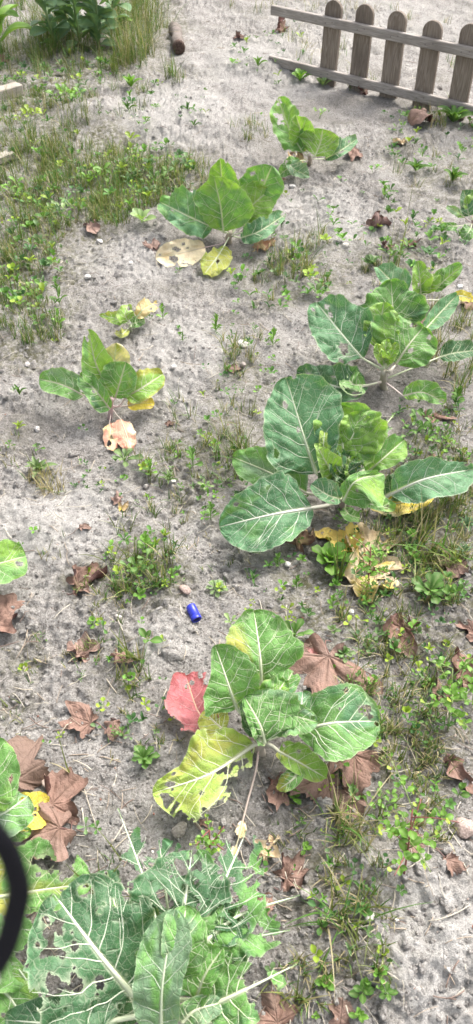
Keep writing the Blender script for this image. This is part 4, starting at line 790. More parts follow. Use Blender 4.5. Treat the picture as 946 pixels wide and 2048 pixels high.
# ------------------------------------------------------------------ fallen leaves
LOBES = {'plane': [(-132, .40), (-108, .38), (-82, .66), (-70, .68), (-52, .55), (-38, .74), (-20, .74), (-8, .9), (0, 1.0), (9, .88), (22, .72), (38, .76), (52, .56), (68, .68), (80, .62), (104, .38), (128, .40)],
         'maple': [(-135, .36), (-105, .26), (-72, .80), (-55, .70), (-40, .52), (-18, .78), (0, 1.0), (18, .78), (40, .54), (55, .70), (72, .80), (105, .26), (135, .36)],
         'oval': [(-150, .30), (-120, .36), (-90, .42), (-60, .52), (-30, .74), (0, 1.0), (30, .74), (60, .52), (90, .42), (120, .36), (150, .30)],
         'shard': [(-140, .3), (-100, .35), (-60, .42), (-30, .80), (-12, .86), (0, .7), (20, .95), (50, .45), (90, .5), (130, .3)]}
G_FALL = 'fallen brown leaves'
def fallen(px, py, size, ang, label, kind='plane', c='brown', c2='mauve', curl=40, cax=0, lift=.0, tilt=0, tax=0, seed=1, asp=1.0, stalk=True, holes=(), name='fallen_leaf', cat='leaf', rough=.42):
    """size: photo px from stalk end to tip, ang: direction of the tip on the ground (0 = right, 90 = away), curl: degrees of rolling about the axis cax (relative to the leaf)"""
    base = np.array(P(px, py, 0)); m = mpp(base); Ls = size * m * .76
    lob = np.array(LOBES[kind]); _j = np.random.RandomState(seed + 70); lob = np.column_stack([lob[:, 0] + _j.randn(len(lob)) * 4, lob[:, 1] * np.clip(1 + .17 * _j.randn(len(lob)), .6, 1.3)]); lob = lob[np.argsort(lob[:, 0])]; nr, na = 16, 97
    th = np.linspace(-179, 179, na); rr = np.interp(th, np.concatenate([[-180], lob[:, 0], [180]]), np.concatenate([[.10], lob[:, 1], [.10]]))
    rng = np.random.RandomState(seed)
    rr = rr * (1 + .22 * (fbm(th / 9 + seed * 3, th * 0 + seed, seed, 2) - .5) * 2) * (1 + .06 * rng.randn(na) * (kind != 'oval') * .5)
    rho = np.linspace(0.0, 1, nr) ** .8; TH, RH = np.meshgrid(np.radians(th), rho, indexing='ij'); RR = rr[:, None] * RH
    x = RR * np.cos(TH) ; y = RR * np.sin(TH) * asp
    ve = np.zeros_like(x)
    for vx, vl in (((-75), .74), ((-38), .66), (0, 1.0), (38, .66), (75, .74)) if kind != 'oval' else ((0, 1.0),):
        dd = np.abs(np.sin(TH - R(vx))) * RR; on = np.cos(TH - R(vx)) > 0
        ve = np.maximum(ve, np.where(on, np.clip(1.5 - dd / (.020 * (1.1 - RH * .8)), 0, 1), 0))
    for q in np.linspace(.12, .8, 6):
        dd = np.abs(x - q - np.abs(y) * .9) * .7; ve = np.maximum(ve, .55 * np.clip(1.3 - dd / .012, 0, 1))
    x = x - .42                                                        # centre
    uvx, uvy = x * Ls, y * Ls
    z = .10 * (fbm(x * 2.5 + seed, y * 2.5, seed + 3, 3) - .5) * rough / .25
    z = z + .09 * RH ** 2 * np.sin(TH * 5 + seed) * rough / .25 - .018 * ve
    ca = R(cax); xa, ya = x * math.cos(ca) + y * math.sin(ca), -x * math.sin(ca) + y * math.cos(ca)
    kq = R(curl) if abs(curl) > 1 else R(1)                             # roll across ya
    rad_ = .5 / kq
    yb = (rad_ - z) * np.sin(ya / rad_); zb = rad_ - (rad_ - z) * np.cos(ya / rad_)
    x, y, z = xa * math.cos(ca) - yb * math.sin(ca), xa * math.sin(ca) + yb * math.cos(ca), zb
    pts = np.stack([x, y, z], -1) * Ls
    a = R(ang); Mx = np.array(Matrix.Rotation(a, 3, 'Z') @ Matrix.Rotation(R(tax), 3, 'Z') @ Matrix.Rotation(R(tilt), 3, 'X') @ Matrix.Rotation(R(-tax), 3, 'Z'))
    pts = pts @ Mx.T
    gx, gy = pts[..., 0] + base[0], pts[..., 1] + base[1]
    gz = .6 * (H(gx, gy) - base[2])
    # settle on the soil: lowest points touch
    z = pts[..., 2] + gz
    gap = (z + base[2]) - H(gx, gy); z = z - np.quantile(gap, .06) + .0015 + lift
    pts[..., 2] = np.maximum(z, H(gx, gy) - base[2] + .0012)
    c1, cc = np.array(PAL[c]), np.array(PAL[c2]); f = np.clip((fbm(uvx / Ls * 4 + seed, uvy / Ls * 4, seed + 9, 3) - .42) * 4, 0, 1)[..., None]
    col = c1 * (1 - f) + cc * f; col = col * (1 - .25 * np.clip((RH[..., None] - .85) / .15, 0, 1))
    kill = np.zeros(x.shape, bool)
    for (hx, hy, hr) in holes: kill |= np.hypot(uvx / Ls + .42 - hx, uvy / Ls - hy) < hr
    ii = (np.arange(na - 1)[:, None] * nr + np.arange(nr - 1)[None]); F = np.stack([ii, ii + nr, ii + nr + 1, ii + 1], -1).reshape(-1, 4)
    kc = (kill[:-1, :-1].astype(int) + kill[1:, :-1] + kill[:-1, 1:] + kill[1:, 1:]).reshape(-1); F = F[kc < 2]
    V, F, v2, c_, u_ = compact(pts.reshape(-1, 3), F, ve.reshape(-1), col.reshape(-1, 3), np.stack([uvx + seed, uvy + seed * .3], -1).reshape(-1, 2))
    root = empty(name, base, label, cat, G_FALL)
    link('blade', mesh_np('blade', V, F, M_DRY, {'vein': v2}, {'Col': c_}, u_), root)
    if stalk:
        p0 = pts[na // 2, 0]; dirx = nrm(np.array(p0) - pts[na // 2, nr // 2]); q = [p0]
        for k in range(1, 6):
            g = p0 + dirx * Ls * .09 * k + np.array((0, 0, 0)); g = g + np.array((.008 * math.sin(k + seed), .008 * math.cos(k * 1.3 + seed), 0)) * k * .3
            g[2] = max(h1(base[0] + g[0], base[1] + g[1]) - base[2] + .002, p0[2] * (1 - k / 5)); q.append(g)
        V, F = tube_arrays(spline(q, 10), np.linspace(.0013, .0009, 10) * max(1, m * 900), 5)
        link('stalk', mesh_np('stalk', V, F, M_RIB, None, {'Col': np.tile(np.array(PAL[c]) * 1.1, (len(V), 1))}), root)
FL = [
 (562, 62, 44, 60, 'curled rust leaf standing on bare soil beyond the left end of the fence', dict(c='rust', c2='dbrown', curl=110, cax=20, tilt=40, seed=1)),
 (481, 76, 24, 10, 'tiny dark brown leaf lying between the cut branch and the curled rust leaf', dict(c='dbrown', c2='brown', curl=70, seed=2)),
 (840, 246, 58, 200, 'pinkish-brown arched leaf lying against the foot of the fence', dict(kind='oval', asp=1.3, c='mauve', c2='brown', curl=-60, cax=80, lift=.01, seed=3)),
 (704, 314, 46, 250, 'salmon-brown leaf beside the far cabbage by the fence', dict(c='rust', c2='mauve', curl=-50, cax=30, seed=4)),
 (762, 447, 56, 10, 'rolled dull brown leaf on bare soil, right of the upright cabbage', dict(c='mauve', c2='lav', curl=120, cax=5, seed=5)),
 (770, 494, 30, 100, 'small mauve leaf scrap standing just below the rolled brown leaf', dict(c='mauve', c2='brown', curl=60, tilt=30, seed=6)),
 (827, 490, 28, 20, 'small reddish leaf scrap among weeds above the young bright cabbage', dict(c='rust', c2='mauve', curl=60, seed=7)),
 (185, 459, 40, 300, 'small ribbed mauve-brown leaf at the edge of the grass on the left', dict(c='mauve', c2='lav', curl=80, kind='oval', seed=8)),
 (306, 492, 36, 90, 'dull mauve leaf scrap at the tip of the cream dead cabbage leaf', dict(c='lav', c2='mauve', curl=30, seed=9)),
 (536, 496, 56, 15, 'tan curled dry leaf on soil, right of the upright cabbage\'s foot', dict(c='tan', c2='salmon', curl=95, cax=10, kind='oval', seed=10, rough=.5)),
 (446, 518, 30, 60, 'crumpled tan scrap beside the small yellow-green leaf of the upright cabbage', dict(c='tan', c2='brown', curl=80, kind='shard', seed=11, stalk=False)),
 (100, 503, 22, 0, 'small red-brown leaf scrap in the grass near the left edge', dict(c='rust', c2='brown', curl=30, seed=12, stalk=False)),
 (8, 122, 34, 80, 'rusty brown leaf under the lance-leaved plant in the top left corner', dict(c='rust', c2='brown', curl=50, tilt=30, seed=13)),
 (370, 382, 30, 20, 'dark brown leaf curled over soil, left of the upright cabbage\'s top', dict(c='dbrown', c2='brown', curl=80, seed=14)),
 (878, 838, 62, 340, 'red-brown leaf lying below the lower right leaf of the spreading cabbage', dict(c='rust', c2='mauve', curl=-60, cax=15, seed=15, asp=.7)),
 (858, 938, 54, 40, 'brown leaf behind the bluish right-hand leaf of the biggest cabbage', dict(kind='shard', c='rust', c2='mauve', curl=40, seed=16)),
 (765, 612, 60, 150, 'dark brown leaf half hidden behind the centre of the spreading cabbage', dict(c='brown', c2='dbrown', curl=30, seed=17)),
 (850, 650, 54, 60, 'brown leaf showing between the stalks on the right of the spreading cabbage', dict(c='dbrown', c2='brown', curl=30, seed=18)),
 (934, 612, 56, 200, 'brown leaf at the right edge beside the white stone', dict(kind='oval', c='brown', c2='mauve', curl=-40, seed=19)),
 (340, 849, 18, 30, 'tiny dark brown scrap on soil, right of the salmon dead leaves', dict(c='dbrown', c2='brown', curl=60, seed=20, stalk=False)),
 (234, 998, 30, 110, 'small mauve triangular leaf scrap on soil below the grey-green rosette', dict(c='mauve', c2='lav', curl=30, kind='shard', seed=21, stalk=False)),
 (250, 1018, 26, 20, 'small curled pale yellow scrap on soil, left of the biggest cabbage', dict(c='tan', c2='yellow', curl=90, kind='shard', seed=22, stalk=False)),
 (170, 1056, 24, 0, 'dark purplish flake on bare soil near the left', dict(c='dbrown', c2='mauve', curl=20, kind='oval', seed=23, stalk=False)),
 (180, 1162, 88, 40, 'crumpled brown leaf on soil, left of the weed clump with a bright cross-shaped top', dict(kind='shard', asp=1.2, c='brown', c2='mauve', curl=80, cax=20, seed=24, rough=.45)),
 (14, 1224, 104, 60, 'large oval orange-brown leaf at the left edge', dict(c='rust', c2='brown', curl=40, kind='oval', asp=1.35, seed=25)),
 (174, 1296, 78, 60, 'mauve-brown lobed leaf on soil, left of centre', dict(kind='shard', asp=1.1, c='mauve', c2='lav', curl=40, cax=60, seed=26)),
 (250, 1328, 46, 330, 'small folded brown leaf arched over a dark hollow', dict(c='rust', c2='brown', curl=-80, cax=0, lift=.012, seed=27, asp=.7)),
 (158, 1438, 80, 160, 'brown three-pointed leaf half under a soil clod', dict(kind='shard', asp=1.3, c='brown', c2='rust', curl=30, seed=28)),
 (226, 1464, 46, 270, 'small dark brown leaf against the clod right of the three-pointed leaf', dict(kind='oval', asp=1.2, c='dbrown', c2='brown', curl=-50, seed=29)),
 (50, 1532, 124, 70, 'dark purplish-brown lobed leaf behind the left-edge cabbage', dict(c='dbrown', c2='dbrown', curl=-35, lift=.006, seed=30)),
 (132, 1588, 112, 50, 'large brown lobed leaf beside the pale stone, curled at its rim', dict(c='rust', c2='brown', curl=70, cax=40, lift=.006, tilt=12, seed=31)),
 (92, 1682, 116, 200, 'large flat brown leaf lying below the bright yellow holed leaf', dict(c='brown', c2='mauve', curl=-50, cax=80, lift=.008, seed=32)),
 (650, 1362, 146, 260, 'largest flat brown maple-like leaf behind the front centre cabbage', dict(c='rust', c2='mauve', curl=-20, kind='maple', asp=1.1, seed=33)),
 (798, 1284, 108, 250, 'cupped brown pointed leaf on soil, right of the largest flat leaf', dict(c='rust', c2='mauve', curl=85, cax=10, seed=34, kind='maple')),
 (928, 1330, 86, 60, 'curled brown leaf pair end at the right edge, below the cupped leaf', dict(kind='oval', asp=1.2, c='rust', c2='brown', curl=80, cax=20, seed=35)),
 (884, 1378, 70, 80, 'brown leaf half covered by spurge at the right', dict(kind='shard', c='mauve', c2='brown', curl=60, seed=36)),
 (712, 1556, 122, 270, 'wrinkled red-brown leaf below the right-hand leaf of the front centre cabbage', dict(c='rust', c2='brown', curl=-40, kind='maple', seed=37, rough=.4)),
 (622, 1572, 110, 200, 'dark brown leaf in the shade under the front centre cabbage', dict(c='dbrown', c2='brown', curl=-30, kind='maple', seed=38)),
 (556, 1592, 66, 250, 'curled reddish leaf left of the dark shaded leaf', dict(c='rust', c2='brown', curl=80, cax=20, seed=39)),
 (692, 1618, 86, 240, 'dull brown leaf under grass stems, below the wrinkled red-brown leaf', dict(kind='oval', asp=1.3, c='mauve', c2='dbrown', curl=30, seed=40)),
 (916, 1552, 80, 290, 'long brown rolled leaf at the right edge', dict(kind='oval', c='rust', c2='mauve', curl=100, cax=0, seed=41, asp=.8)),
 (598, 1742, 92, 30, 'squarish mauve-brown leaf, rolled at one side, right of the lacy cabbage', dict(c='mauve', c2='brown', curl=60, cax=20, kind='shard', asp=1.3, seed=42)),
 (906, 1736, 56, 300, 'mauve leaf on the pale soil mound near the right edge', dict(c='mauve', c2='brown', curl=30, kind='shard', seed=43)),
 (822, 1690, 66, 250, 'brown leaf strip hidden under the lower spurge', dict(kind='oval', c='mauve', c2='brown', curl=40, seed=44)),
 (548, 2012, 96, 100, 'brown leaf at the bottom edge beside the front cabbage', dict(c='rust', c2='dbrown', curl=-30, kind='maple', seed=45)),
 (682, 2022, 70, 80, 'narrow brown leaf at the bottom edge under the grass tuft', dict(c='mauve', c2='dbrown', curl=60, kind='oval', seed=46)),
 (528, 1808, 50, 10, 'small ribbed brown leaf peeping out beside the lacy cabbage', dict(kind='oval', asp=1.2, c='rust', c2='brown', curl=40, seed=47)),
 (614, 1076, 66, 40, 'crumpled dark tan leaf under the big lower-left leaf of the biggest cabbage', dict(c='brown', c2='tan', curl=90, kind='oval', asp=1.3, seed=48, rough=.9)),
 (680, 1084, 84, 150, 'yellow leaf with a cream rib below the biggest cabbage', dict(c='yellow', c2='yellow', curl=50, kind='oval', asp=1.3, seed=49)),
 (748, 1096, 124, 60, 'cream dry leaf with torn edge below the biggest cabbage', dict(c='cream', c2='tan', curl=30, kind='plane', seed=50, holes=[(.3, -.2, .12)])),
 (748, 1158, 122, 20, 'pale yellow torn leaf behind the red-stemmed spurge', dict(c='cream', c2='yellow', curl=30, kind='plane', seed=51, holes=[(.3, .2, .12), (.5, -.15, .08)])),
 (908, 1128, 76, 100, 'dull brown leaf in the grass near the right edge, above the cupped leaf', dict(kind='oval', c='dbrown', c2='mauve', curl=30, seed=52)),
 (942, 1258, 60, 120, 'brown leaf cut by the right edge, level with the cupped leaf', dict(kind='shard', c='brown', c2='mauve', curl=30, seed=53)),
 (606, 1300, 60, 200, 'dark red leaf peeping out behind the top leaf of the front centre cabbage', dict(c='dbrown', c2='pink', curl=30, kind='oval', seed=54)),
 (540, 1690, 70, 60, 'pale tan shredded leaf scrap on soil above the squarish mauve leaf', dict(c='cream', c2='tan', curl=90, kind='oval', asp=.9, rough=.6, seed=55, stalk=False, holes=[(.4, .1, .10), (.3, -.2, .1)])),
 (796, 288, 34, 200, 'cream dry leaf scrap on bare soil in front of the fence', dict(c='cream', c2='tan', curl=60, kind='shard', seed=56, stalk=False)),
 (410, 1648, 24, 0, 'small reddish leaf scrap on soil above the lacy cabbage', dict(c='rust', c2='brown', curl=30, kind='shard', seed=57, stalk=False)),
 (718, 183, 40, 100, 'brown leaf propped under the fence\'s lower rail', dict(c='mauve', c2='brown', curl=60, tilt=40, seed=58)),
 (560, 360, 30, 10, 'brown scrap under the drooping grey leaf of the far cabbage', dict(c='brown', c2='tan', curl=50, kind='shard', seed=59, stalk=False)),
 (468, 740, 30, 10, 'small dark mauve leaf scrap half buried at the centre', dict(c='dbrown', c2='mauve', curl=30, kind='oval', seed=60, stalk=False)),
]
for px, py, sz, an, lb, kw in FL: fallen(px, py, sz, an, lb, **kw)

# ------------------------------------------------------------------ stones
def rock_arrays(rng, sub=2, rough=.25):
    phi = (1 + 5 ** .5) / 2
    V = np.array([(-1, phi, 0), (1, phi, 0), (-1, -phi, 0), (1, -phi, 0), (0, -1, phi), (0, 1, phi), (0, -1, -phi), (0, 1, -phi), (phi, 0, -1), (phi, 0, 1), (-phi, 0, -1), (-phi, 0, 1)], float)
    F = [(0, 11, 5), (0, 5, 1), (0, 1, 7), (0, 7, 10), (0, 10, 11), (1, 5, 9), (5, 11, 4), (11, 10, 2), (10, 7, 6), (7, 1, 8), (3, 9, 4), (3, 4, 2), (3, 2, 6), (3, 6, 8), (3, 8, 9), (4, 9, 5), (2, 4, 11), (6, 2, 10), (8, 6, 7), (9, 8, 1)]
    V = nrm(V); V = [tuple(v) for v in V]
    for _ in range(sub):
        cache = {}; G = []
        def midp(a, b):
            k = (min(a, b), max(a, b))
            if k not in cache:
                m_ = nrm((np.array(V[a]) + np.array(V[b])) / 2); V.append(tuple(m_)); cache[k] = len(V) - 1
            return cache[k]
        for a, b, c in F:
            x, y, z = midp(a, b), midp(b, c), midp(c, a); G += [(a, x, z), (b, y, x), (c, z, y), (x, y, z)]
        F = G
    V = np.array(V); s = rng.rand(3) * 20
    n_ = fbm(V[:, 0] * 1.4 + s[0] + V[:, 2], V[:, 1] * 1.4 + s[1] - V[:, 2], int(s[2]), 3) - .5
    V = V * (1 + rough * 2 * n_)[:, None]
    for _ in range(4):                                                   # a few broken facets
        d = nrm(rng.randn(3)); k = .62 + .25 * rng.rand(); p = V @ d; V = V - d * np.maximum(p - k, 0)[:, None] * .85
    return V, np.array(F)
ST = [(200, 484, 14, 9, (.62, .60, .58), 'white angular stone at the grass edge below the small ribbed leaf'),
      (378, 392, 26, 14, (.42, .40, .38), 'grey-white stone left of the upright cabbage'),
      (691, 493, 16, 9, (.66, .62, .56), 'white stone on soil right of the tan curled leaf'),
      (487, 692, 24, 16, (.60, .57, .54), 'flat white shell-like stone at the centre of the bed'),
      (919, 576, 14, 10, (.70, .70, .68), 'white stone beside the young bright cabbage'),
      (372, 1181, 26, 13, (.36, .28, .25), 'pinkish stone just above the blue cap'),
      (236, 1237, 16, 13, (.50, .45, .42), 'pale crumbly pebble left of the blue cap'),
      (94, 1567, 26, 14, (.50, .40, .34), 'pale pinkish stone between the dark and the large brown lobed leaf'),
      (360, 1660, 30, 22, (.40, .36, .32), 'grey-tan clod-like stone left of the small red-stemmed spurge'),
      (75, 861, 12, 14, (.60, .57, .55), 'round white pebble on soil, left of the pink-stalked cabbage'),
      (55, 731, 13, 10, (.60, .57, .55), 'white pebble near the left edge, level with the pink-stalked cabbage'),
      (347, 736, 12, 9, (.60, .57, .55), 'small white pebble right of the pink-stalked cabbage'),
      (740, 1838, 24, 20, (.56, .54, .50), 'white pebble deep in the front grass tuft'),
      (792, 1842, 12, 12, (.66, .65, .62), 'small bright white pebble right of the front grass tuft'),
      (895, 1940, 10, 18, (.66, .64, .60), 'upright white pebble on the pale soil mound'),
      (930, 1660, 44, 24, (.42, .33, .29), 'pinkish stone at the right edge above the pale soil mound'),
      (612, 1790, 24, 18, (.36, .33, .31), 'grey crumbly clod beside the grass tuft'),
      (575, 1130, 14, 10, (.62, .60, .57), 'white chip of stone below the biggest cabbage\'s lower left leaf'),
      (702, 1226, 14, 10, (.62, .60, .57), 'white pebble on dark soil right of the small rosettes'),
      (175, 555, 14, 7, (.62, .59, .56), 'flat white pebble on soil, left of the cream dead leaf'),
      (262, 528, 12, 7, (.62, .59, .56), 'flat white pebble below the mauve leaf scrap'),
      (585, 376, 14, 10, (.50, .48, .46), 'grey-white pebble under the far cabbage\'s drooping leaf'),
      (486, 731, 14, 12, (.46, .40, .37), 'pinkish-grey pebble just below the shell-like stone'),
      (346, 965, 12, 10, (.58, .56, .54), 'white pebble right of the feathery weed'),
      (292, 975, 12, 12, (.46, .43, .40), 'grey pebble below the bright leafy weed')]
for i, (px, py, w, h_, c, lb) in enumerate(ST):
    rng = np.random.RandomState(100 + i); V, F = rock_arrays(rng, 2, .45); b0 = np.array(P(px, py)); m = mpp(b0)
    V = V * np.array((w * .5 * m, w * .45 * m, h_ * .5 * m)); V[:, 2] += h_ * m * .22
    me = mesh_np('stone', V, F, M_CRUMB, None, {'Col': np.tile(np.array(c), (len(V), 1))}); o = link('stone', me, loc=b0); o.rotation_euler[2] = rng.rand() * 6
    tag(o, lb, 'stone', 'stones on the soil')

# ------------------------------------------------------------------ weeds
GREENS = dict(br=(.125, .27, .04), md=(.085, .19, .04), gg=(.13, .21, .085), dk=(.05, .125, .035), yl=(.24, .34, .04), bl=(.10, .19, .11), pa=(.22, .33, .14))
_proto = {}
def proto(kind):
    """a small leaf of unit length along +x with its stalk, cached"""
    if kind in _proto: return _proto[kind]
    nu, nv = 9, 5; u = np.linspace(0, 1, nu); v = np.linspace(-1, 1, nv)
    ends = np.sqrt(np.clip(1 - np.clip((u - .86) / .14, 0, 1) ** 2, .0, 1))
    if kind == 'spat': w = (.035 + .15 * np.clip((u - .25) / .5, 0, 1) ** 1.1) * ends; rise = .22 * np.sin(u * 2.4) ; cup = .35
    elif kind == 'ovate': w = np.where(u < .22, .02, .24 * np.sin(np.clip((u - .2) / .8, 0, 1) * math.pi) ** .62 + .01) * np.where(u > .97, .3, 1); rise = .25 * np.sin(u * 2.2); cup = .3
    elif kind == 'lance': w = (.03 + .105 * np.sin(np.clip(u, 0, 1) ** .8 * math.pi) ** .8) * np.where(u > .97, .2, 1); rise = .28 * np.sin(u * 2.5); cup = .5
    elif kind == 'round': w = np.where(u < .5, .018, .25 * np.sqrt(np.clip(1 - ((u - .75) / .251) ** 2, 0, 1)) + .004); rise = .35 * np.sin(u * 1.7); cup = .25
    elif kind == 'tooth': w = (.05 + .17 * np.clip((u - .15) / .5, 0, 1)) * ends * (1 + .32 * np.sin(u * 26)); rise = .2 * np.sin(u * 2.4); cup = .3
    U, Vv = np.meshgrid(u, v, indexing='ij'); y = Vv * w[:, None]; z = rise[:, None] + cup * np.abs(y) * .8 - .05 * (np.abs(Vv) < .1) * (w[:, None] > .05)
    V = np.stack([U, y, z], -1).reshape(-1, 3); ii = (np.arange(nu - 1)[:, None] * nv + np.arange(nv - 1)[None]); F = np.stack([ii, ii + 1, ii + nv + 1, ii + nv], -1).reshape(-1, 4)
    ve = (np.abs(Vv) < .1).astype(float).reshape(-1)
    _proto[kind] = (V, F, ve, mesh_np('leaf', V, F, M_WEED, {'vein': ve})); return _proto[kind]
def put_leaf(root, kind, col, L, az, el, off=(0, 0, 0), wid=1.0, roll=0):
    o = link('leaf', proto(kind)[3], root); o.location = off
    o.rotation_euler = (Matrix.Rotation(az, 3, 'Z') @ Matrix.Rotation(-el, 3, 'Y') @ Matrix.Rotation(roll, 3, 'X')).to_euler(); o.scale = (L, L * wid, L)
    j = random.uniform(.85, 1.15); o.color = (col[0] * j, col[1] * j, col[2] * j, 1); return o
def stalk(root, pts, r0, r1, c, name='stem'):
    V, F = tube_arrays(spline(pts, 8), np.linspace(r0, r1, 8), 6)
    return link(name, mesh_np(name, V, F, M_RIB, None, {'Col': np.tile(np.array(c), (len(V), 1))}), root)
def rosette(px, py, size, label, kind='spat', col='md', n=9, el=(10, 45), wid=1.0, tiers=2, cat='weed', name='weed_rosette'):
    b0 = np.array(P(px, py)); m = mpp(b0); root = empty(name, b0, label, cat, 'weeds in the garden bed'); Lm = size * m * .54; c = GREENS[col]
    for i in range(n):
        t = i / n; az = i * 2.4 + random.uniform(-.25, .25); e = R(el[0] + (el[1] - el[0]) * t + random.uniform(-6, 6))
        put_leaf(root, kind, c, Lm * (1.05 - .5 * t) * random.uniform(.85, 1.1), az, e, (0, 0, .004 + .012 * t), wid * random.uniform(.9, 1.1), random.uniform(-.25, .25))
    return root
def upright(px, py, size, label, kind='ovate', col='md', tiers=5, per=2, lean=(0, 0), stemc=(.16, .26, .08), wid=1.0, name='upright_weed', cat='weed', hfac=.8, top=True):
    b0 = np.array(P(px, py)); m = mpp(b0); root = empty(name, b0, label, cat, 'weeds in the garden bed'); size *= .88; hh = size * m * hfac; c = GREENS[col]
    pts = [np.array((0, 0, -.005)), np.array((lean[0] * .3 * hh, lean[1] * .3 * hh, hh * .5)), np.array((lean[0] * hh, lean[1] * hh, hh))]
    stalk(root, pts, max(.0012, .9 * m), max(.0008, .5 * m), stemc)
    for t in range(tiers):
        f = (t + .6) / tiers; q = spline(pts, 0, [min(f, 1)])[0]
        for k in range(per):
            put_leaf(root, kind, c, size * m * .42 * (1.1 - .45 * f), t * 1.57 + k * 2 * math.pi / per + random.uniform(-.3, .3), R(15 + 45 * f + random.uniform(-12, 12)), q, wid, random.uniform(-.3, .3))
    return root
def clump(px, py, size, label, kind='round', col='br', n=14, name='leafy_weed', cat='weed', wid=1.0, spread=.5):
    """low patch of one creeping plant: several short stalks from one root"""
    b0 = np.array(P(px, py)); m = mpp(b0); size *= .88; root = empty(name, b0, label, cat, 'weeds in the garden bed'); c = GREENS[col]; n = max(4, int(n * .65))
    for i in range(n):
        a = i * 2.4; rr = spread * size * m * math.sqrt((i + .5) / n) * .8; x, y = rr * math.cos(a), rr * math.sin(a); z = h1(b0[0] + x, b0[1] + y) - b0[2]
        ht = size * m * random.uniform(.05, .28)
        if i % 2 == 0: stalk(root, [np.array((0, 0, 0)), np.array((x * .5, y * .5, z * .5 + ht * .7)), np.array((x, y, z + ht))], max(.0009, .5 * m), max(.0007, .4 * m), (.14, .24, .07))
        for k in range(2 if kind != 'round' else 3):
            put_leaf(root, kind, c, size * m * .22 * random.uniform(.8, 1.2), a + k * 2.1 + random.uniform(-.4, .4), R(random.uniform(0, 40)), (x, y, z + ht), wid, random.uniform(-.3, .3))
    return root
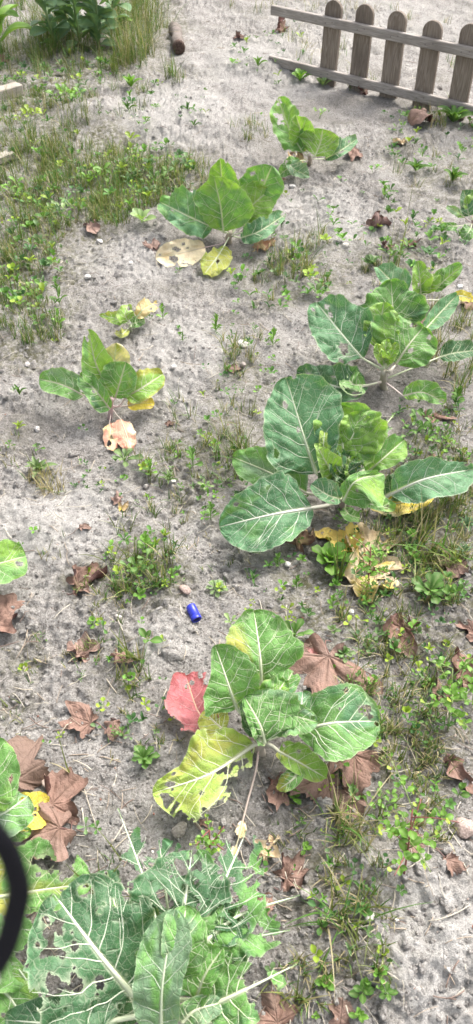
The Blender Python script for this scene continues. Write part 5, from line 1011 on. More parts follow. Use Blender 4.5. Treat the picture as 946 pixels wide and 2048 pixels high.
W = [
 (rosette, 250, 926, 66, 'grey-green spoon-leaved rosette just below the salmon dead leaves', dict(col='gg', n=11)),
 (upright, 300, 950, 48, 'bright leafy weed right of the grey-green spoon-leaved rosette', dict(col='br', kind='spat', tiers=4, per=3, wid=1.4)),
 (rosette, 337, 964, 46, 'feathery grey-green rosette, third in the row below the pink-stalked cabbage', dict(col='gg', kind='lance', n=14, wid=.8)),
 (upright, 386, 934, 62, 'oval-leaved weed standing left of the biggest cabbage', dict(col='md', kind='spat', tiers=4, per=3, wid=1.3)),
 (upright, 422, 1040, 58, 'slender green weed touching the lower left leaf of the biggest cabbage', dict(col='md', kind='spat', tiers=4, per=3, wid=1.2)),
 (rosette, 410, 978, 36, 'small pale rosette between the oval-leaved weed and the biggest cabbage', dict(col='pa', n=8)),
 (clump, 458, 972, 44, 'round-leaved weed at the left of the biggest cabbage', dict(col='br', n=6)),
 (upright, 366, 682, 26, 'tiny narrow-leaved weed right of the pink-stalked cabbage', dict(col='md', kind='lance', tiers=3, per=3)),
 (upright, 432, 662, 46, 'small feathery weed in the middle of the bare soil', dict(col='br', kind='lance', tiers=5, per=3)),
 (upright, 546, 692, 48, 'feathery bright weed left of the spreading cabbage', dict(col='br', kind='spat', tiers=5, per=3)),
 (rosette, 40, 792, 40, 'thin green weed near the left edge, left of the pink-stalked cabbage', dict(col='md', kind='lance', n=6, el=(40, 75))),
 (rosette, 38, 859, 32, 'small yellowish rosette at the left below the thin weed', dict(col='yl', kind='lance', n=8)),
 (rosette, 20, 896, 26, 'tiny green rosette closest to the left edge on bare soil', dict(col='md', n=7)),
 (rosette, 76, 902, 28, 'tiny green rosette on bare soil below the round white pebble', dict(col='md', n=7)),
 (rosette, 78, 946, 66, 'dusty grey rosette beside the clump of dead straw at the left', dict(col='gg', kind='lance', n=12, wid=1.2)),
 (clump, 282, 1148, 120, 'large mixed weed clump above and left of the blue cap', dict(col='md', kind='spat', n=10, wid=1.5, spread=.3)),
 (upright, 293, 1104, 60, 'bright cross-topped weed rising from the large weed clump', dict(col='br', kind='spat', tiers=4, per=4, wid=1.6)),
 (upright, 187, 1252, 46, 'small bright four-leaved weed below the crumpled brown leaf', dict(col='br', kind='spat', tiers=2, per=4, wid=1.7, hfac=.5)),
 (rosette, 432, 1184, 46, 'flat rosette of tiny paired leaflets right of the pinkish stone', dict(col='gg', kind='spat', n=14, wid=1.2, el=(2, 20))),
 (rosette, 296, 1284, 58, 'three-leaved seedling left of the front centre cabbage\'s top', dict(col='md', kind='ovate', n=4, wid=1.1)),
 (rosette, 462, 1252, 50, 'pale long-leaved rosette touching the top of the front centre cabbage', dict(col='pa', kind='spat', n=6)),
 (clump, 162, 1354, 30, 'tiny clover-like weed under the mauve-brown lobed leaf', dict(col='md', n=5)),
 (upright, 246, 1474, 48, 'small weed growing beside the small dark leaf on the clod', dict(col='md', kind='spat', tiers=3, per=2, wid=1.3)),
 (rosette, 288, 1522, 66, 'neat toothed rosette left of the yellowing chewed leaf', dict(col='md', kind='tooth', n=12, wid=1.0)),
 (rosette, 658, 1132, 104, 'large bright spoon-leaved rosette left of the red-stemmed spurge', dict(col='br', n=13, el=(15, 70), wid=1.3)),
 (upright, 593, 1176, 46, 'small bright oval-leaved weed left of the large bright rosette', dict(col='md', kind='ovate', tiers=3, per=3)),
 (upright, 664, 1214, 44, 'little clover-green weed directly below the large bright rosette', dict(col='br', kind='ovate', tiers=3, per=3)),
 (rosette, 615, 1232, 32, 'tiny dark rosette between the front centre cabbage and the large bright rosette', dict(col='dk', n=8, kind='ovate')),
 (rosette, 664, 1266, 34, 'tiny rosette above the largest flat brown leaf', dict(col='gg', n=7, kind='ovate')),
 (rosette, 686, 1314, 44, 'fine pale rosette touching the top of the largest flat brown leaf', dict(col='gg', n=12, el=(5, 30))),
 (rosette, 588, 1278, 84, 'long-leaved green rosette hidden behind the top leaf of the front centre cabbage', dict(col='md', n=8, kind='spat', wid=1.1, el=(10, 55))),
 (clump, 706, 1372, 56, 'holed dark leaf seedling beside the largest flat brown leaf', dict(col='md', kind='ovate', n=3, wid=1.4)),
 (rosette, 858, 1190, 88, 'bright green spreading rosette near the right edge above the cupped leaf', dict(col='md', n=11, kind='spat', wid=1.3, el=(5, 50))),
 (upright, 888, 1196, 60, 'pinnate weed with paired round leaflets right of the bright spreading rosette', dict(col='md', kind='ovate', tiers=6, per=2, lean=(.6, -.3), wid=1.2)),
 (rosette, 930, 1056, 50, 'blue-green star-shaped palmate weed at the right edge', dict(col='bl', n=9, kind='lance', wid=1.2, el=(15, 30))),
 (rosette, 922, 1108, 44, 'smaller blue-green palmate weed just below the star-shaped one', dict(col='bl', n=8, kind='lance', wid=1.2, el=(15, 30))),
 (upright, 556, 1134, 50, 'weed peeping out below the big lower left leaf of the biggest cabbage', dict(col='md', kind='ovate', tiers=3, per=3)),
 (clump, 690, 1046, 70, 'patch of small leaves under the front of the biggest cabbage', dict(col='md', kind='spat', n=14, wid=1.4)),
 (clump, 606, 1010, 40, 'small leafy patch under the stalk of the biggest cabbage', dict(col='dk', kind='ovate', n=7)),
 (clump, 826, 1424, 62, 'round clover-leaved weed right of the front centre cabbage', dict(col='md', n=6, wid=1.1)),
 (clump, 866, 1448, 60, 'low oval-leaved weed right of the round clover-leaved weed', dict(col='md', kind='ovate', n=8)),
 (clump, 838, 1362, 66, 'small leafy weed below the cupped brown leaf', dict(col='br', kind='ovate', n=10)),
 (upright, 916, 1592, 64, 'upright pair-leaved weed beside the long rolled leaf at the right edge', dict(col='md', kind='ovate', tiers=3, per=2, wid=1.2)),
 (clump, 770, 1610, 90, 'bright small-leaved weed patch below the wrinkled red-brown leaf', dict(col='br', kind='ovate', n=16)),
 (upright, 611, 1702, 46, 'small bright weed above the squarish mauve leaf', dict(col='br', kind='ovate', tiers=3, per=3)),
 (upright, 602, 1648, 34, 'thin seedling below the curled reddish leaf', dict(col='md', kind='ovate', tiers=3, per=2)),
 (rosette, 700, 1580, 26, 'tiny seedling growing through the wrinkled red-brown leaf', dict(col='md', kind='ovate', n=5)),
 (upright, 630, 2034, 34, 'little bright seedling at the bottom edge', dict(col='br', kind='ovate', tiers=3, per=2)),
 (upright, 722, 1990, 80, 'upright small-leaved weed in the lower part of the front grass tuft', dict(col='md', kind='ovate', tiers=6, per=2, lean=(.1, .2))),
 (upright, 776, 1990, 62, 'creeping small-leaved weed at the foot of the pale soil mound', dict(col='md', kind='ovate', tiers=5, per=2, lean=(-.6, .1))),
 (upright, 716, 2036, 60, 'small-leaved weed sprig at the bottom edge in the grass', dict(col='br', kind='ovate', tiers=5, per=2)),
 (upright, 768, 396, 44, 'bright three-leaved weed on bare soil in front of the fence', dict(col='br', kind='lance', tiers=2, per=3, wid=1.8, hfac=.5)),
 (rosette, 830, 344, 54, 'narrow-leaved green rosette left of the toothed weed near the right edge', dict(col='md', kind='lance', n=11)),
 (rosette, 904, 364, 60, 'dark lance-leaved weed above the small right-edge cabbage', dict(col='md', kind='lance', n=10, wid=1.3, el=(15, 65))),
 (clump, 838, 862, 96, 'dense small-leaved weed patch right of the biggest cabbage\'s heart', dict(col='md', kind='ovate', n=20)),
 (clump, 884, 892, 72, 'small-leaved weed patch behind the bluish right leaf of the biggest cabbage', dict(col='br', kind='ovate', n=12)),
 (upright, 910, 812, 56, 'leafy weed at the right, beside the lower right leaf of the spreading cabbage', dict(col='md', kind='ovate', tiers=5, per=3)),
 (rosette, 600, 164, 50, 'leafy green weed in front of the fence\'s lower rail', dict(col='br', kind='tooth', n=10, el=(20, 60))),
 (rosette, 646, 176, 38, 'smaller leafy weed right of the first one at the fence', dict(col='pa', kind='ovate', n=7, el=(20, 60))),
 (rosette, 516, 134, 38, 'small weed at the left end of the fence\'s lower rail', dict(col='br', kind='lance', n=8, el=(20, 70))),
 (rosette, 905, 246, 84, 'large dark lance-leaved rosette at the foot of the fence near the right edge', dict(col='md', kind='lance', n=12, wid=1.2, el=(10, 50))),
 (clump, 798, 262, 46, 'low yellow-green weed beside the pinkish-brown arched leaf', dict(col='br', n=8, kind='ovate')),
 (clump, 940, 290, 40, 'small bright weed at the right edge below the fence', dict(col='br', n=6, kind='ovate')),
 (clump, 638, 238, 46, 'flat pale weed right of the far cabbage\'s crinkled leaf', dict(col='pa', kind='ovate', n=5, wid=1.3)),
 (clump, 790, 512, 84, 'pale small-leaved weed patch above the spreading cabbage', dict(col='md', kind='ovate', n=16)),
 (rosette, 632, 592, 56, 'broad pale-leaved weed left of the spreading cabbage\'s top', dict(col='gg', kind='ovate', n=5, wid=1.2)),
 (rosette, 262, 176, 54, 'bright weed on the soil edge below the bean plants', dict(col='br', kind='lance', n=8, el=(20, 60), wid=1.4)),
 (rosette, 256, 222, 36, 'small weed on pinkish soil below the bright one', dict(col='md', kind='lance', n=7)),
 (rosette, 262, 282, 36, 'yellowish weed at the far edge of the grass', dict(col='yl', kind='ovate', n=6)),
 (rosette, 388, 254, 28, 'tiny dark weed on the pale far soil', dict(col='dk', kind='lance', n=6)),
 (clump, 268, 336, 60, 'round-leaved weed standing in the far grass left of the upright cabbage', dict(col='md', n=5)),
 (rosette, 284, 448, 66, 'pale oval-leaved rosette at the grass edge beside the ribbed mauve leaf', dict(col='pa', kind='ovate', n=8)),
 (clump, 312, 372, 80, 'leafy green weed clump left of the upright cabbage', dict(col='md', kind='ovate', n=16)),
 (clump, 196, 366, 90, 'broad leafy weed clump in the middle of the left grass', dict(col='br', kind='ovate', n=16)),
 (clump, 24, 392, 90, 'bright leafy weed clump at the left edge in grass', dict(col='br', kind='ovate', n=18)),
 (clump, 112, 430, 80, 'pale leafy weed clump in grass above the small red-brown scrap', dict(col='pa', kind='ovate', n=14)),
 (clump, 132, 204, 90, 'bright leafy weed clump right of the pale board', dict(col='br', kind='ovate', n=18)),
 (clump, 60, 244, 80, 'leafy weed clump below the pale board', dict(col='yl', kind='ovate', n=14)),
 (clump, 62, 594, 74, 'leafy weed clump near the left edge below the grass bank', dict(col='br', kind='ovate', n=14)),
 (upright, 118, 650, 46, 'round-leaved sprig right of the left-edge leafy clump', dict(col='br', kind='ovate', tiers=3, per=2)),
 (upright, 326, 638, 40, 'oval-leaved sprig right of the tiny ragged cabbage seedling', dict(col='br', kind='ovate', tiers=4, per=2)),
 (upright, 120, 610, 64, 'thin upright green weed left of the tiny ragged cabbage seedling', dict(col='md', kind='lance', tiers=4, per=2)),
]
for f, px, py, sz, lb, kw in W: f(px, py, sz, lb, **kw)

def spurge(px, py, size, label, lean=(0, 0), arms=6, red=True, seed=1):
    rng = random.Random(seed); b0 = np.array(P(px, py)); m = mpp(b0); S_ = size * m
    root = empty('spurge_plant', b0, label, 'spurge', 'red-stemmed spurge plants'); rc = (.22, .07, .06) if red else (.2, .26, .09)
    top = np.array((lean[0] * S_, lean[1] * S_, S_ * .75)); mid = top * .5 + np.array((0, 0, S_ * .06))
    main = [np.array((0, 0, -.004)), mid * .6, mid, top]
    stalk(root, main, max(.0019, 1.3 * m), max(.0013, .9 * m), rc)
    for i in range(arms):
        f = .35 + .65 * i / (arms - 1); q = spline(main, 0, [f])[0]; a = i * 2.4 + seed; ln = S_ * rng.uniform(.32, .52)
        e = q + np.array((math.cos(a) * ln, math.sin(a) * ln, ln * rng.uniform(.25, .75)))
        br = stalk(root, [q, .5 * (q + e) + np.array((0, 0, ln * .1)), e], max(.0012, .8 * m), max(.0008, .5 * m), rc if i % 2 else (.2, .27, .08), 'branch')
        for k in range(7):
            w_ = q + (e - q) * (.35 + .65 * k / 8); az = k * 1.57 + rng.uniform(-.5, .5)
            put_leaf(root, 'round' if k > 4 else 'ovate', GREENS['yl'] if k > 5 else GREENS['br'], S_ * rng.uniform(.09, .135), az, R(rng.uniform(-5, 50)), w_, 1.15, rng.uniform(-.4, .4))
    for k in range(6):
        w_ = spline(main, 0, [.25 + .11 * k])[0]; put_leaf(root, 'ovate', GREENS['br'], S_ * .18, k * 2.2, R(20), w_, 1.2)
spurge(736, 1172, 105, 'red-stemmed spurge in front of the torn pale yellow leaf', lean=(.0, .35), seed=3, arms=7)
spurge(896, 1462, 150, 'yellow-green spurge at the right edge above the pinkish stone', lean=(.0, .5), red=False, seed=5, arms=8)
spurge(808, 1752, 170, 'low red-branched spurge at the top of the pale soil mound', lean=(.05, .5), seed=8, arms=9)
spurge(420, 1718, 100, 'small spurge with dark red stem between the two front cabbages', lean=(.0, .3), seed=11, arms=6)
spurge(946, 1410, 110, 'spurge sprig cut off by the right edge', lean=(-.1, .3), red=False, seed=14, arms=5)

# broad beans and the lance-leaved plant at the top left
def bean(px, py, hpx, label, seed, lean):
    rng = random.Random(seed); b0 = np.array(P(px, py)); m = mpp(b0); S_ = hpx * m
    root = empty('broad_bean_plant', b0, label, 'bean plant', 'broad bean plants'); pts = [np.array((0, 0, -.01)), np.array((lean * .4 * S_, -.05 * S_, S_ * .5)), np.array((lean * S_, -.1 * S_, S_))]
    stalk(root, pts, .006, .004, (.17, .24, .09))
    for t in range(11):
        f = .08 + .92 * t / 10; q = spline(pts, 0, [f])[0]
        for k in range(3):
            a = t * 2.0 + k * 2.1 + rng.uniform(-.4, .4); ln = rng.uniform(.09, .135)
            o = put_leaf(root, 'ovate', (.14, .245, .14), ln, a, R(rng.uniform(-15, 40)), q, 1.15, rng.uniform(-.5, .5))
for i, (x, y, h_, ln, lb) in enumerate([(112, 96, 130, -.15, 'leftmost broad bean plant of the clump at the top'), (160, 92, 150, .0, 'broad bean plant in the middle of the top clump'), (196, 98, 140, .12, 'broad bean plant at the right of the top clump, beside tall grass'), (222, 84, 120, .2, 'small broad bean plant leaning towards the tall grass'), (136, 66, 120, .0, 'broad bean plant behind, between the leftmost and the middle one'), (182, 60, 120, .1, 'broad bean plant at the back of the top clump')]): bean(x, y, h_, lb, 20 + i, ln)
def lanceplant():
    b0 = np.array(P(2, 108)); m = mpp(b0); root = empty('lance_leaved_plant', b0, 'light-green lance-leaved plant in the top left corner', 'plant'); S_ = 150 * m
    pts = [np.array((0, 0, -.01)), np.array((.01, 0, S_ * .5)), np.array((.03, 0, S_))]; stalk(root, pts, .006, .003, (.2, .3, .1))
    for t in range(26):
        f = .15 + .85 * t / 25; q = spline(pts, 0, [f])[0]; put_leaf(root, 'lance', (.19, .34, .085), .19 * (1.1 - .35 * f), t * 2.4, R(10 + 35 * f + random.uniform(-8, 8)), q, 1.5, random.uniform(-.2, .2))
lanceplant()

# ------------------------------------------------------------------ grass
def blades(specs, rng):
    """specs: array rows (x, y, z, length, azimuth, lean, width, r, g, b)"""
    s = np.asarray(specs); n = len(s); k = 5; t = np.linspace(0, 1, k)
    L_, az, le, w = s[:, 3], s[:, 4], s[:, 5], s[:, 6]
    ang = le[:, None] * (.35 + .9 * t[None] ** 1.2); st = L_[:, None] / (k - 1)
    dx = np.cumsum(np.sin(ang) * st, 1) - np.sin(ang[:, :1]) * st; dz = np.cumsum(np.cos(ang) * st, 1) - np.cos(ang[:, :1]) * st
    cx, cy = np.cos(az)[:, None], np.sin(az)[:, None]
    C = np.stack([s[:, 0:1] + dx * cx, s[:, 1:2] + dx * cy, s[:, 2:3] + dz], -1)
    wt = w[:, None] * (1 - t[None] ** 1.6 * .93) * .5; tw = rng.rand(n)[:, None] * 1.2 - .6
    sx, sy = -np.sin(az)[:, None] * np.cos(tw), np.cos(az)[:, None] * np.cos(tw); off = np.stack([sx * wt, sy * wt, np.sin(tw) * wt], -1)
    V = np.stack([C - off, C + off], 2).reshape(-1, 3)
    b = (np.arange(n) * k * 2)[:, None] + (np.arange(k - 1) * 2)[None]; F = np.stack([b, b + 1, b + 3, b + 2], -1).reshape(-1, 4)
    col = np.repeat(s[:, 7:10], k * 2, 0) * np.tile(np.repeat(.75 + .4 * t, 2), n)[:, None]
    return V, F, col
DRYG = np.array((.36, .31, .18)); GRG = np.array((.085, .18, .035)); OLV = np.array((.13, .16, .045)); YEL = np.array((.20, .22, .06))
def gspec(px, py, rx, ry, n, lpx, dry, rng, wide=1.0, leanmul=1.0, shape='disc'):
    out = []
    cen = []
    for i in range(n):
        if i % (11 if n > 60 else 3) == 0 or n < 16:
            a, q = rng.rand() * 6.283, math.sqrt(rng.rand()); cx_, cy_ = px + rx * q * math.cos(a), py + ry * q * math.sin(a)
        p = flat(cx_ + rng.randn() * 5, cy_ + rng.randn() * 2.5); out.append((p[0], p[1]))
    out = np.array(out); z = H(out[:, 0], out[:, 1]); m = mpp(flat(px, py))
    L_ = lpx * m * (.4 + .85 * rng.rand(n)); az = rng.rand(n) * 6.283; le = (.15 + 1.15 * rng.rand(n) ** 1.3) * leanmul; w = np.maximum(.0016 + .0016 * rng.rand(n), .9 * m) * wide
    u = rng.rand(n)[:, None]; base = np.where(u < dry, DRYG, np.where(u < dry + (1 - dry) * .45, OLV, np.where(u < dry + (1 - dry) * .6, YEL, GRG))) * (.7 + .6 * rng.rand(n)[:, None])
    return np.column_stack([out, z - .002, L_, az, le, w, base])
GA = [(60, 60, 110, 60, 900, 60, .2), (120, 120, 150, 45, 900, 45, .25), (150, 70, 110, 40, 500, 60, .2), (270, 60, 40, 90, 600, 75, .35), (300, 30, 40, 40, 200, 70, .35), (70, 250, 110, 60, 650, 45, .3), (60, 330, 90, 60, 800, 55, .35),
      (180, 330, 110, 40, 700, 45, .35), (270, 370, 100, 55, 900, 45, .25), (120, 410, 130, 50, 900, 45, .35), (230, 420, 60, 40, 400, 40, .2), (50, 480, 80, 60, 600, 45, .4), (30, 560, 60, 60, 450, 45, .35), (60, 650, 70, 50, 450, 40, .25),
      (370, 350, 60, 30, 260, 40, .35), (500, 270, 40, 22, 120, 30, .3), (345, 160, 22, 14, 60, 36, .1), (210, 200, 90, 50, 250, 30, .25),
      (600, 535, 70, 50, 260, 42, .2), (560, 560, 60, 40, 160, 35, .3), (680, 480, 60, 30, 80, 25, .4), (480, 780, 60, 90, 200, 38, .35), (360, 830, 30, 30, 40, 38, .3),
      (490, 700, 50, 30, 80, 30, .4), (470, 890, 40, 50, 160, 65, .15), (440, 920, 60, 60, 150, 40, .25), (320, 920, 60, 40, 150, 35, .2), (340, 1010, 60, 60, 120, 30, .3),
      (290, 1150, 70, 60, 330, 60, .2), (210, 1190, 60, 40, 160, 30, .35), (250, 1060, 20, 20, 25, 45, .1), (100, 1090, 30, 40, 25, 30, .4), (190, 1290, 60, 60, 80, 30, .3), (255, 1360, 45, 50, 120, 50, .15), (150, 1320, 30, 30, 40, 26, .4),
      (290, 1500, 90, 90, 100, 24, .4), (50, 1320, 40, 60, 50, 24, .3), (800, 930, 90, 40, 150, 40, .3), (900, 720, 60, 80, 260, 60, .4), (900, 880, 60, 60, 160, 40, .3), (880, 1010, 90, 60, 500, 55, .35),
      (840, 1090, 110, 70, 520, 60, .35), (890, 1160, 70, 60, 200, 50, .3), (760, 1060, 60, 50, 150, 40, .3), (760, 1230, 90, 60, 180, 55, .35), (720, 1340, 40, 60, 90, 55, .3), (840, 1330, 100, 60, 220, 50, .35),
      (800, 1420, 90, 60, 240, 55, .35), (780, 1500, 80, 60, 180, 50, .4), (860, 1520, 70, 60, 150, 45, .35), (710, 1660, 70, 60, 130, 70, .35), (690, 1790, 90, 80, 150, 50, .3), (720, 1860, 80, 80, 150, 50, .3),
      (700, 1960, 80, 60, 100, 44, .3), (640, 1960, 60, 80, 90, 40, .4), (580, 1960, 40, 60, 50, 60, .3), (840, 1640, 80, 60, 140, 45, .3), (590, 1640, 50, 50, 60, 30, .3), (220, 1760, 30, 60, 20, 110, .05),
      (880, 240, 80, 30, 160, 36, .4), (640, 100, 60, 20, 60, 30, .5), (580, 75, 20, 14, 30, 30, .2), (650, 130, 80, 16, 60, 40, .3), (730, 170, 60, 12, 40, 40, .4), (800, 60, 100, 40, 100, 24, .7), (560, 20, 100, 20, 120, 24, .4), (700, 20, 60, 16, 60, 24, .6), (920, 130, 30, 40, 60, 26, .5),
      (860, 340, 80, 40, 100, 26, .4), (760, 560, 60, 30, 100, 30, .3), (900, 640, 50, 30, 120, 40, .4), (30, 900, 40, 40, 40, 24, .4), (100, 960, 50, 30, 160, 36, .9), (430, 1120, 80, 60, 60, 22, .4), (30, 1440, 30, 50, 30, 30, .4)]
rng = np.random.RandomState(11)
rows = np.vstack([gspec(px, py, rx, ry, int(n * (1.3 if px < 400 and py < 700 else 1.5 if px > 700 and 850 < py < 1700 else .95)), l_ * (.8 if px < 400 and py < 700 and px != 270 else .8 if px > 700 and py > 850 else 1), d_ * (.6 if px < 400 and py < 700 else 1), rng) for px, py, rx, ry, n, l_, d_ in GA])
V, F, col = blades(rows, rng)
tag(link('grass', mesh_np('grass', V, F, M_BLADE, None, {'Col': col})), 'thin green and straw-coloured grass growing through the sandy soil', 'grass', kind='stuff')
# distinct tufts
def tuft(px, py, n, lpx, label, wide=1.6, dry=.15, spread=10, lean=1.0, seed=1, c=None):
    rg = np.random.RandomState(seed); b0 = np.array(P(px, py)); rows = gspec(px, py, spread, spread * .6, n, lpx, dry, rg, wide, lean)
    V, F, col = blades(rows, rg)
    root = empty('grass_tuft', b0, label, 'grass tuft', 'grass tufts'); h_ = len(V) // 2
    half = (n // 2) * 10; fh = (n // 2) * 4
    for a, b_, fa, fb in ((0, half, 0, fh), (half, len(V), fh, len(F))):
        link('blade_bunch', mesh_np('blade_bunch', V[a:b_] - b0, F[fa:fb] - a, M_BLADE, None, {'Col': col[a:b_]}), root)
for a in [(700, 1850, 40, 150, 'big spreading grass tuft on the soil right of the front cabbage', dict(wide=1.25, dry=.2, spread=75, lean=1.5, seed=2)),
          (690, 1640, 34, 150, 'long grass stems leaning over the dull brown leaf', dict(wide=1.1, dry=.5, spread=45, lean=1.5, seed=3)),
          (602, 548, 34, 60, 'spiky grass tuft on soil right of the tan curled leaf', dict(wide=1.3, spread=18, seed=4)),
          (480, 905, 14, 110, 'thin tall grass in front of the back left leaf of the biggest cabbage', dict(wide=1.0, spread=10, lean=.7, seed=5)),
          (676, 1160, 8, 150, 'broad single grass blades in front of the large bright rosette', dict(wide=2.4, dry=0, spread=5, lean=.4, seed=6)),
          (850, 1100, 30, 120, 'arching grass tuft at the right below the biggest cabbage', dict(wide=1.8, dry=.3, spread=30, lean=1.4, seed=7)),
          (268, 1330, 16, 80, 'grass tuft beside the small folded brown leaf', dict(wide=1.6, dry=.1, spread=8, lean=.7, seed=8)),
          (205, 1800, 8, 190, 'tall broad grass blades at the left of the lacy cabbage', dict(wide=3.0, dry=0, spread=6, lean=.35, seed=9)),
          (640, 470, 12, 45, 'small grass tuft in the middle of the far bare soil', dict(wide=1.2, spread=8, seed=10)),
          (345, 158, 26, 46, 'lone grass tuft on the pale soil below the cut branch', dict(wide=1.4, dry=.05, spread=10, seed=12)),
          (735, 1480, 10, 190, 'long bent grass stem crossing the front centre cabbage\'s right side', dict(wide=1.2, dry=.6, spread=12, lean=1.2, seed=13)),
          (790, 560, 8, 170, 'tall thin grass stems rising through the spreading cabbage', dict(wide=1.1, dry=.2, spread=12, lean=.35, seed=14)),
          (148, 1560, 5, 100, 'yellowing grass blades growing beside the large brown lobed leaf', dict(wide=1.8, dry=.3, spread=4, lean=.6, seed=15)),
          (600, 2000, 10, 120, 'reddish-green grass blades at the bottom edge beside the front cabbage', dict(wide=1.6, dry=.4, spread=14, lean=.5, seed=16)),
          (255, 120, 60, 100, 'tall yellowish grass tuft right of the bean plants', dict(wide=1.2, dry=.45, spread=26, lean=.6, seed=17))]:
    tuft(*a[:5], **a[5])

# ------------------------------------------------------------------ fine ground cover, crumbs, straw
def scatter_px(n, rng, y0=0, y1=2048):
    """points spread over the visible bed, denser near by so that they stay small"""
    px = rng.uniform(-40, 986, n); py = rng.uniform(y0, y1, n)
    d = np.stack([(px - 473) / FPX, np.zeros(n), np.zeros(n)], 1)
    D = _cr[None] * ((px - 473) / FPX)[:, None] - _cu[None] * ((py - 1024) / FPX)[:, None] + _cf[None]
    t = -CAM_H / D[:, 2]; p = CAMP + D * t[:, None]
    return px, py, p[:, 0], p[:, 1], (p - CAMP) @ _cf / FPX
rng = np.random.RandomState(21)
def lumps(n, smin, smax, palette, name, label, pw=2.5, sub=0, sink=.35, y0=0, m_=None, rough=.3):
    px, py, x, y, m = scatter_px(n, rng, y0); z = H(x, y); protos = [rock_arrays(np.random.RandomState(500 + i), sub, rough) for i in range(10)]
    Vs, Fs, Cs, off = [], [], [], 0
    s = smin + (smax - smin) * rng.rand(n) ** pw; s = np.maximum(s, .75 * m)
    for i in range(n):
        V, F = protos[i % 10]; a = rng.rand() * 6.283; c_, s_ = math.cos(a), math.sin(a)
        q = V * (s[i] * np.array((1, .6 + .4 * rng.rand(), .55 + .3 * rng.rand()))); q = np.stack([q[:, 0] * c_ - q[:, 1] * s_, q[:, 0] * s_ + q[:, 1] * c_, q[:, 2]], 1)
        q += (x[i], y[i], z[i] + s[i] * (.5 - sink)); Vs.append(q); Fs.append(F + off); off += len(q)
        pc = palette[int(rng.rand() * len(palette))]; Cs.append(np.tile(np.array(pc) * (.8 + .4 * rng.rand()), (len(q), 1)))
    tag(link(name, mesh_np(name, np.vstack(Vs), np.vstack(Fs), m_ or M_CRUMB, None, {'Col': np.vstack(Cs)}, smooth=sub > 0)), label, 'soil' if 'crumb' in name else 'gravel', kind='stuff')
lumps(14000, .0012, .009, [(.42, .385, .355), (.48, .445, .415), (.36, .33, .30), (.28, .255, .23), (.54, .505, .475)], 'soil_crumbs', 'loose crumbs and small clods of grey sandy soil', 3.0, sink=.6, m_=M_SOIL, rough=.5)
lumps(420, .006, .022, [(.42, .385, .355), (.47, .43, .40), (.36, .33, .30)], 'soil_crumbs', 'larger broken clods of pale sandy soil', 3.0, sub=2, sink=.85, m_=M_SOIL, rough=.75)
lumps(1100, .0010, .0036, [(.55, .52, .49), (.62, .60, .58), (.40, .33, .29), (.45, .40, .36), (.34, .17, .13)], 'grit', 'small pale grit and gravel scattered over the soil', 2.5)
def straw():
    n = 1500; px, py, x, y, m = scatter_px(n, rng); z = H(x, y); Vs, Fs, Cs, off = [], [], [], 0
    for i in range(n):
        L_ = rng.uniform(.008, .05) * (1 if rng.rand() < .9 else 1.8); a = rng.rand() * 3.1416; bnd = rng.uniform(-.3, .3)
        t = np.linspace(-.5, .5, 5); xx = x[i] + L_ * t * math.cos(a) - bnd * L_ * (t * t) * math.sin(a); yy = y[i] + L_ * t * math.sin(a) + bnd * L_ * (t * t) * math.cos(a)
        zz = np.maximum(H(xx, yy), z[i]) + .001 + rng.uniform(0, .004); r_ = max(rng.uniform(.0004, .0011), .32 * m[i])
        V, F = tube_arrays(np.stack([xx, yy, zz], 1), r_, 4); Vs.append(V); Fs.append(F + off); off += len(V)
        c = [(.46, .40, .31), (.36, .29, .22), (.20, .14, .11), (.52, .47, .38)][int(rng.rand() * 4)]; Cs.append(np.tile(np.array(c), (len(V), 1)))
    tag(link('straw_litter', mesh_np('straw_litter', np.vstack(Vs), np.vstack(Fs), M_RIB, None, {'Col': np.vstack(Cs)})), 'short bits of dry straw and twigs littering the soil', 'straw', kind='stuff')
straw()
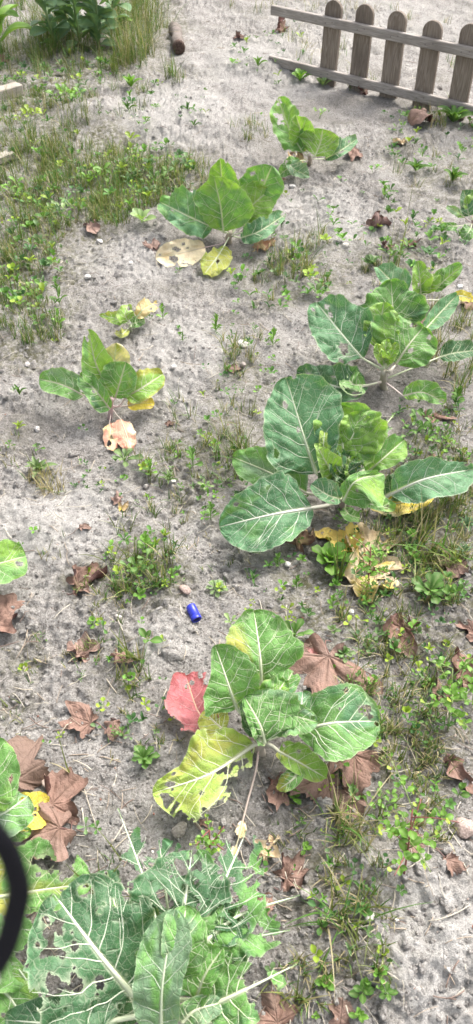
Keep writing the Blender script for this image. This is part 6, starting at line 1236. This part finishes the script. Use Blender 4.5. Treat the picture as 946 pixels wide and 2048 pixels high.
def seedlings():
    """tiny two- and three-leaved sprouts nobody could count"""
    spots = [(60, 250, 110, 120, 160), (180, 380, 140, 70, 240), (60, 520, 80, 140, 260), (130, 150, 130, 60, 200), (300, 350, 90, 60, 220), (700, 1830, 100, 170, 80), (850, 900, 90, 120, 260), (800, 1150, 140, 130, 300), (800, 1400, 150, 140, 140), (760, 1600, 150, 100, 80),
             (560, 560, 110, 70, 120), (820, 500, 110, 60, 120), (480, 780, 80, 140, 90), (420, 950, 100, 90, 120), (290, 1140, 80, 80, 120), (700, 440, 200, 100, 90), (260, 1380, 110, 120, 70), (250, 960, 110, 50, 60), (540, 120, 90, 60, 60), (860, 280, 90, 60, 90), (473, 1000, 480, 1000, 300), (300, 220, 130, 70, 60), (560, 1180, 90, 80, 60)]
    Vs, Fs, Cs, off = [], [], [], 0
    for px, py, rx, ry, n in spots:
        for _ in range(int(n * .42)):
            a, q = rng.rand() * 6.283, math.sqrt(rng.rand()); p = flat(px + rx * q * math.cos(a), py + ry * q * math.sin(a)); m = mpp(p); z = h1(p[0], p[1])
            kd = ('ovate', 'spat', 'round', 'lance')[int(rng.rand() * 4)]; V0, F0, _, _ = proto(kd); k = int(rng.randint(2, 6)); c = np.array(GREENS[('br', 'md', 'md', 'gg', 'dk', 'yl')[int(rng.rand() * 6)]]) * (.7 + .5 * rng.rand())
            s = rng.uniform(.006, .02) if py > 700 else rng.uniform(.012, .034); ht = rng.uniform(.2, 1.0) * s; a0 = rng.rand() * 6.283
            for i in range(k):
                aa = a0 + i * 6.283 / k + rng.uniform(-.4, .4); el = rng.uniform(0, .9); c_, s_ = math.cos(aa), math.sin(aa); ce, se = math.cos(el), math.sin(el)
                X = V0[:, 0] * ce - V0[:, 2] * se; Z = V0[:, 0] * se + V0[:, 2] * ce; Y = V0[:, 1] * 1.15
                V = np.stack([X * c_ - Y * s_, X * s_ + Y * c_, Z], 1) * s + np.array((p[0], p[1], z + ht)); Vs.append(V); Fs.append(F0 + off); off += len(V); Cs.append(np.tile(c, (len(V), 1)))
    tag(link('seedlings', mesh_np('seedlings', np.vstack(Vs), np.vstack(Fs), M_BLADE, None, {'Col': np.vstack(Cs)})), 'tiny green weed seedlings sprouting all over the bed', 'seedlings', kind='stuff')
seedlings()
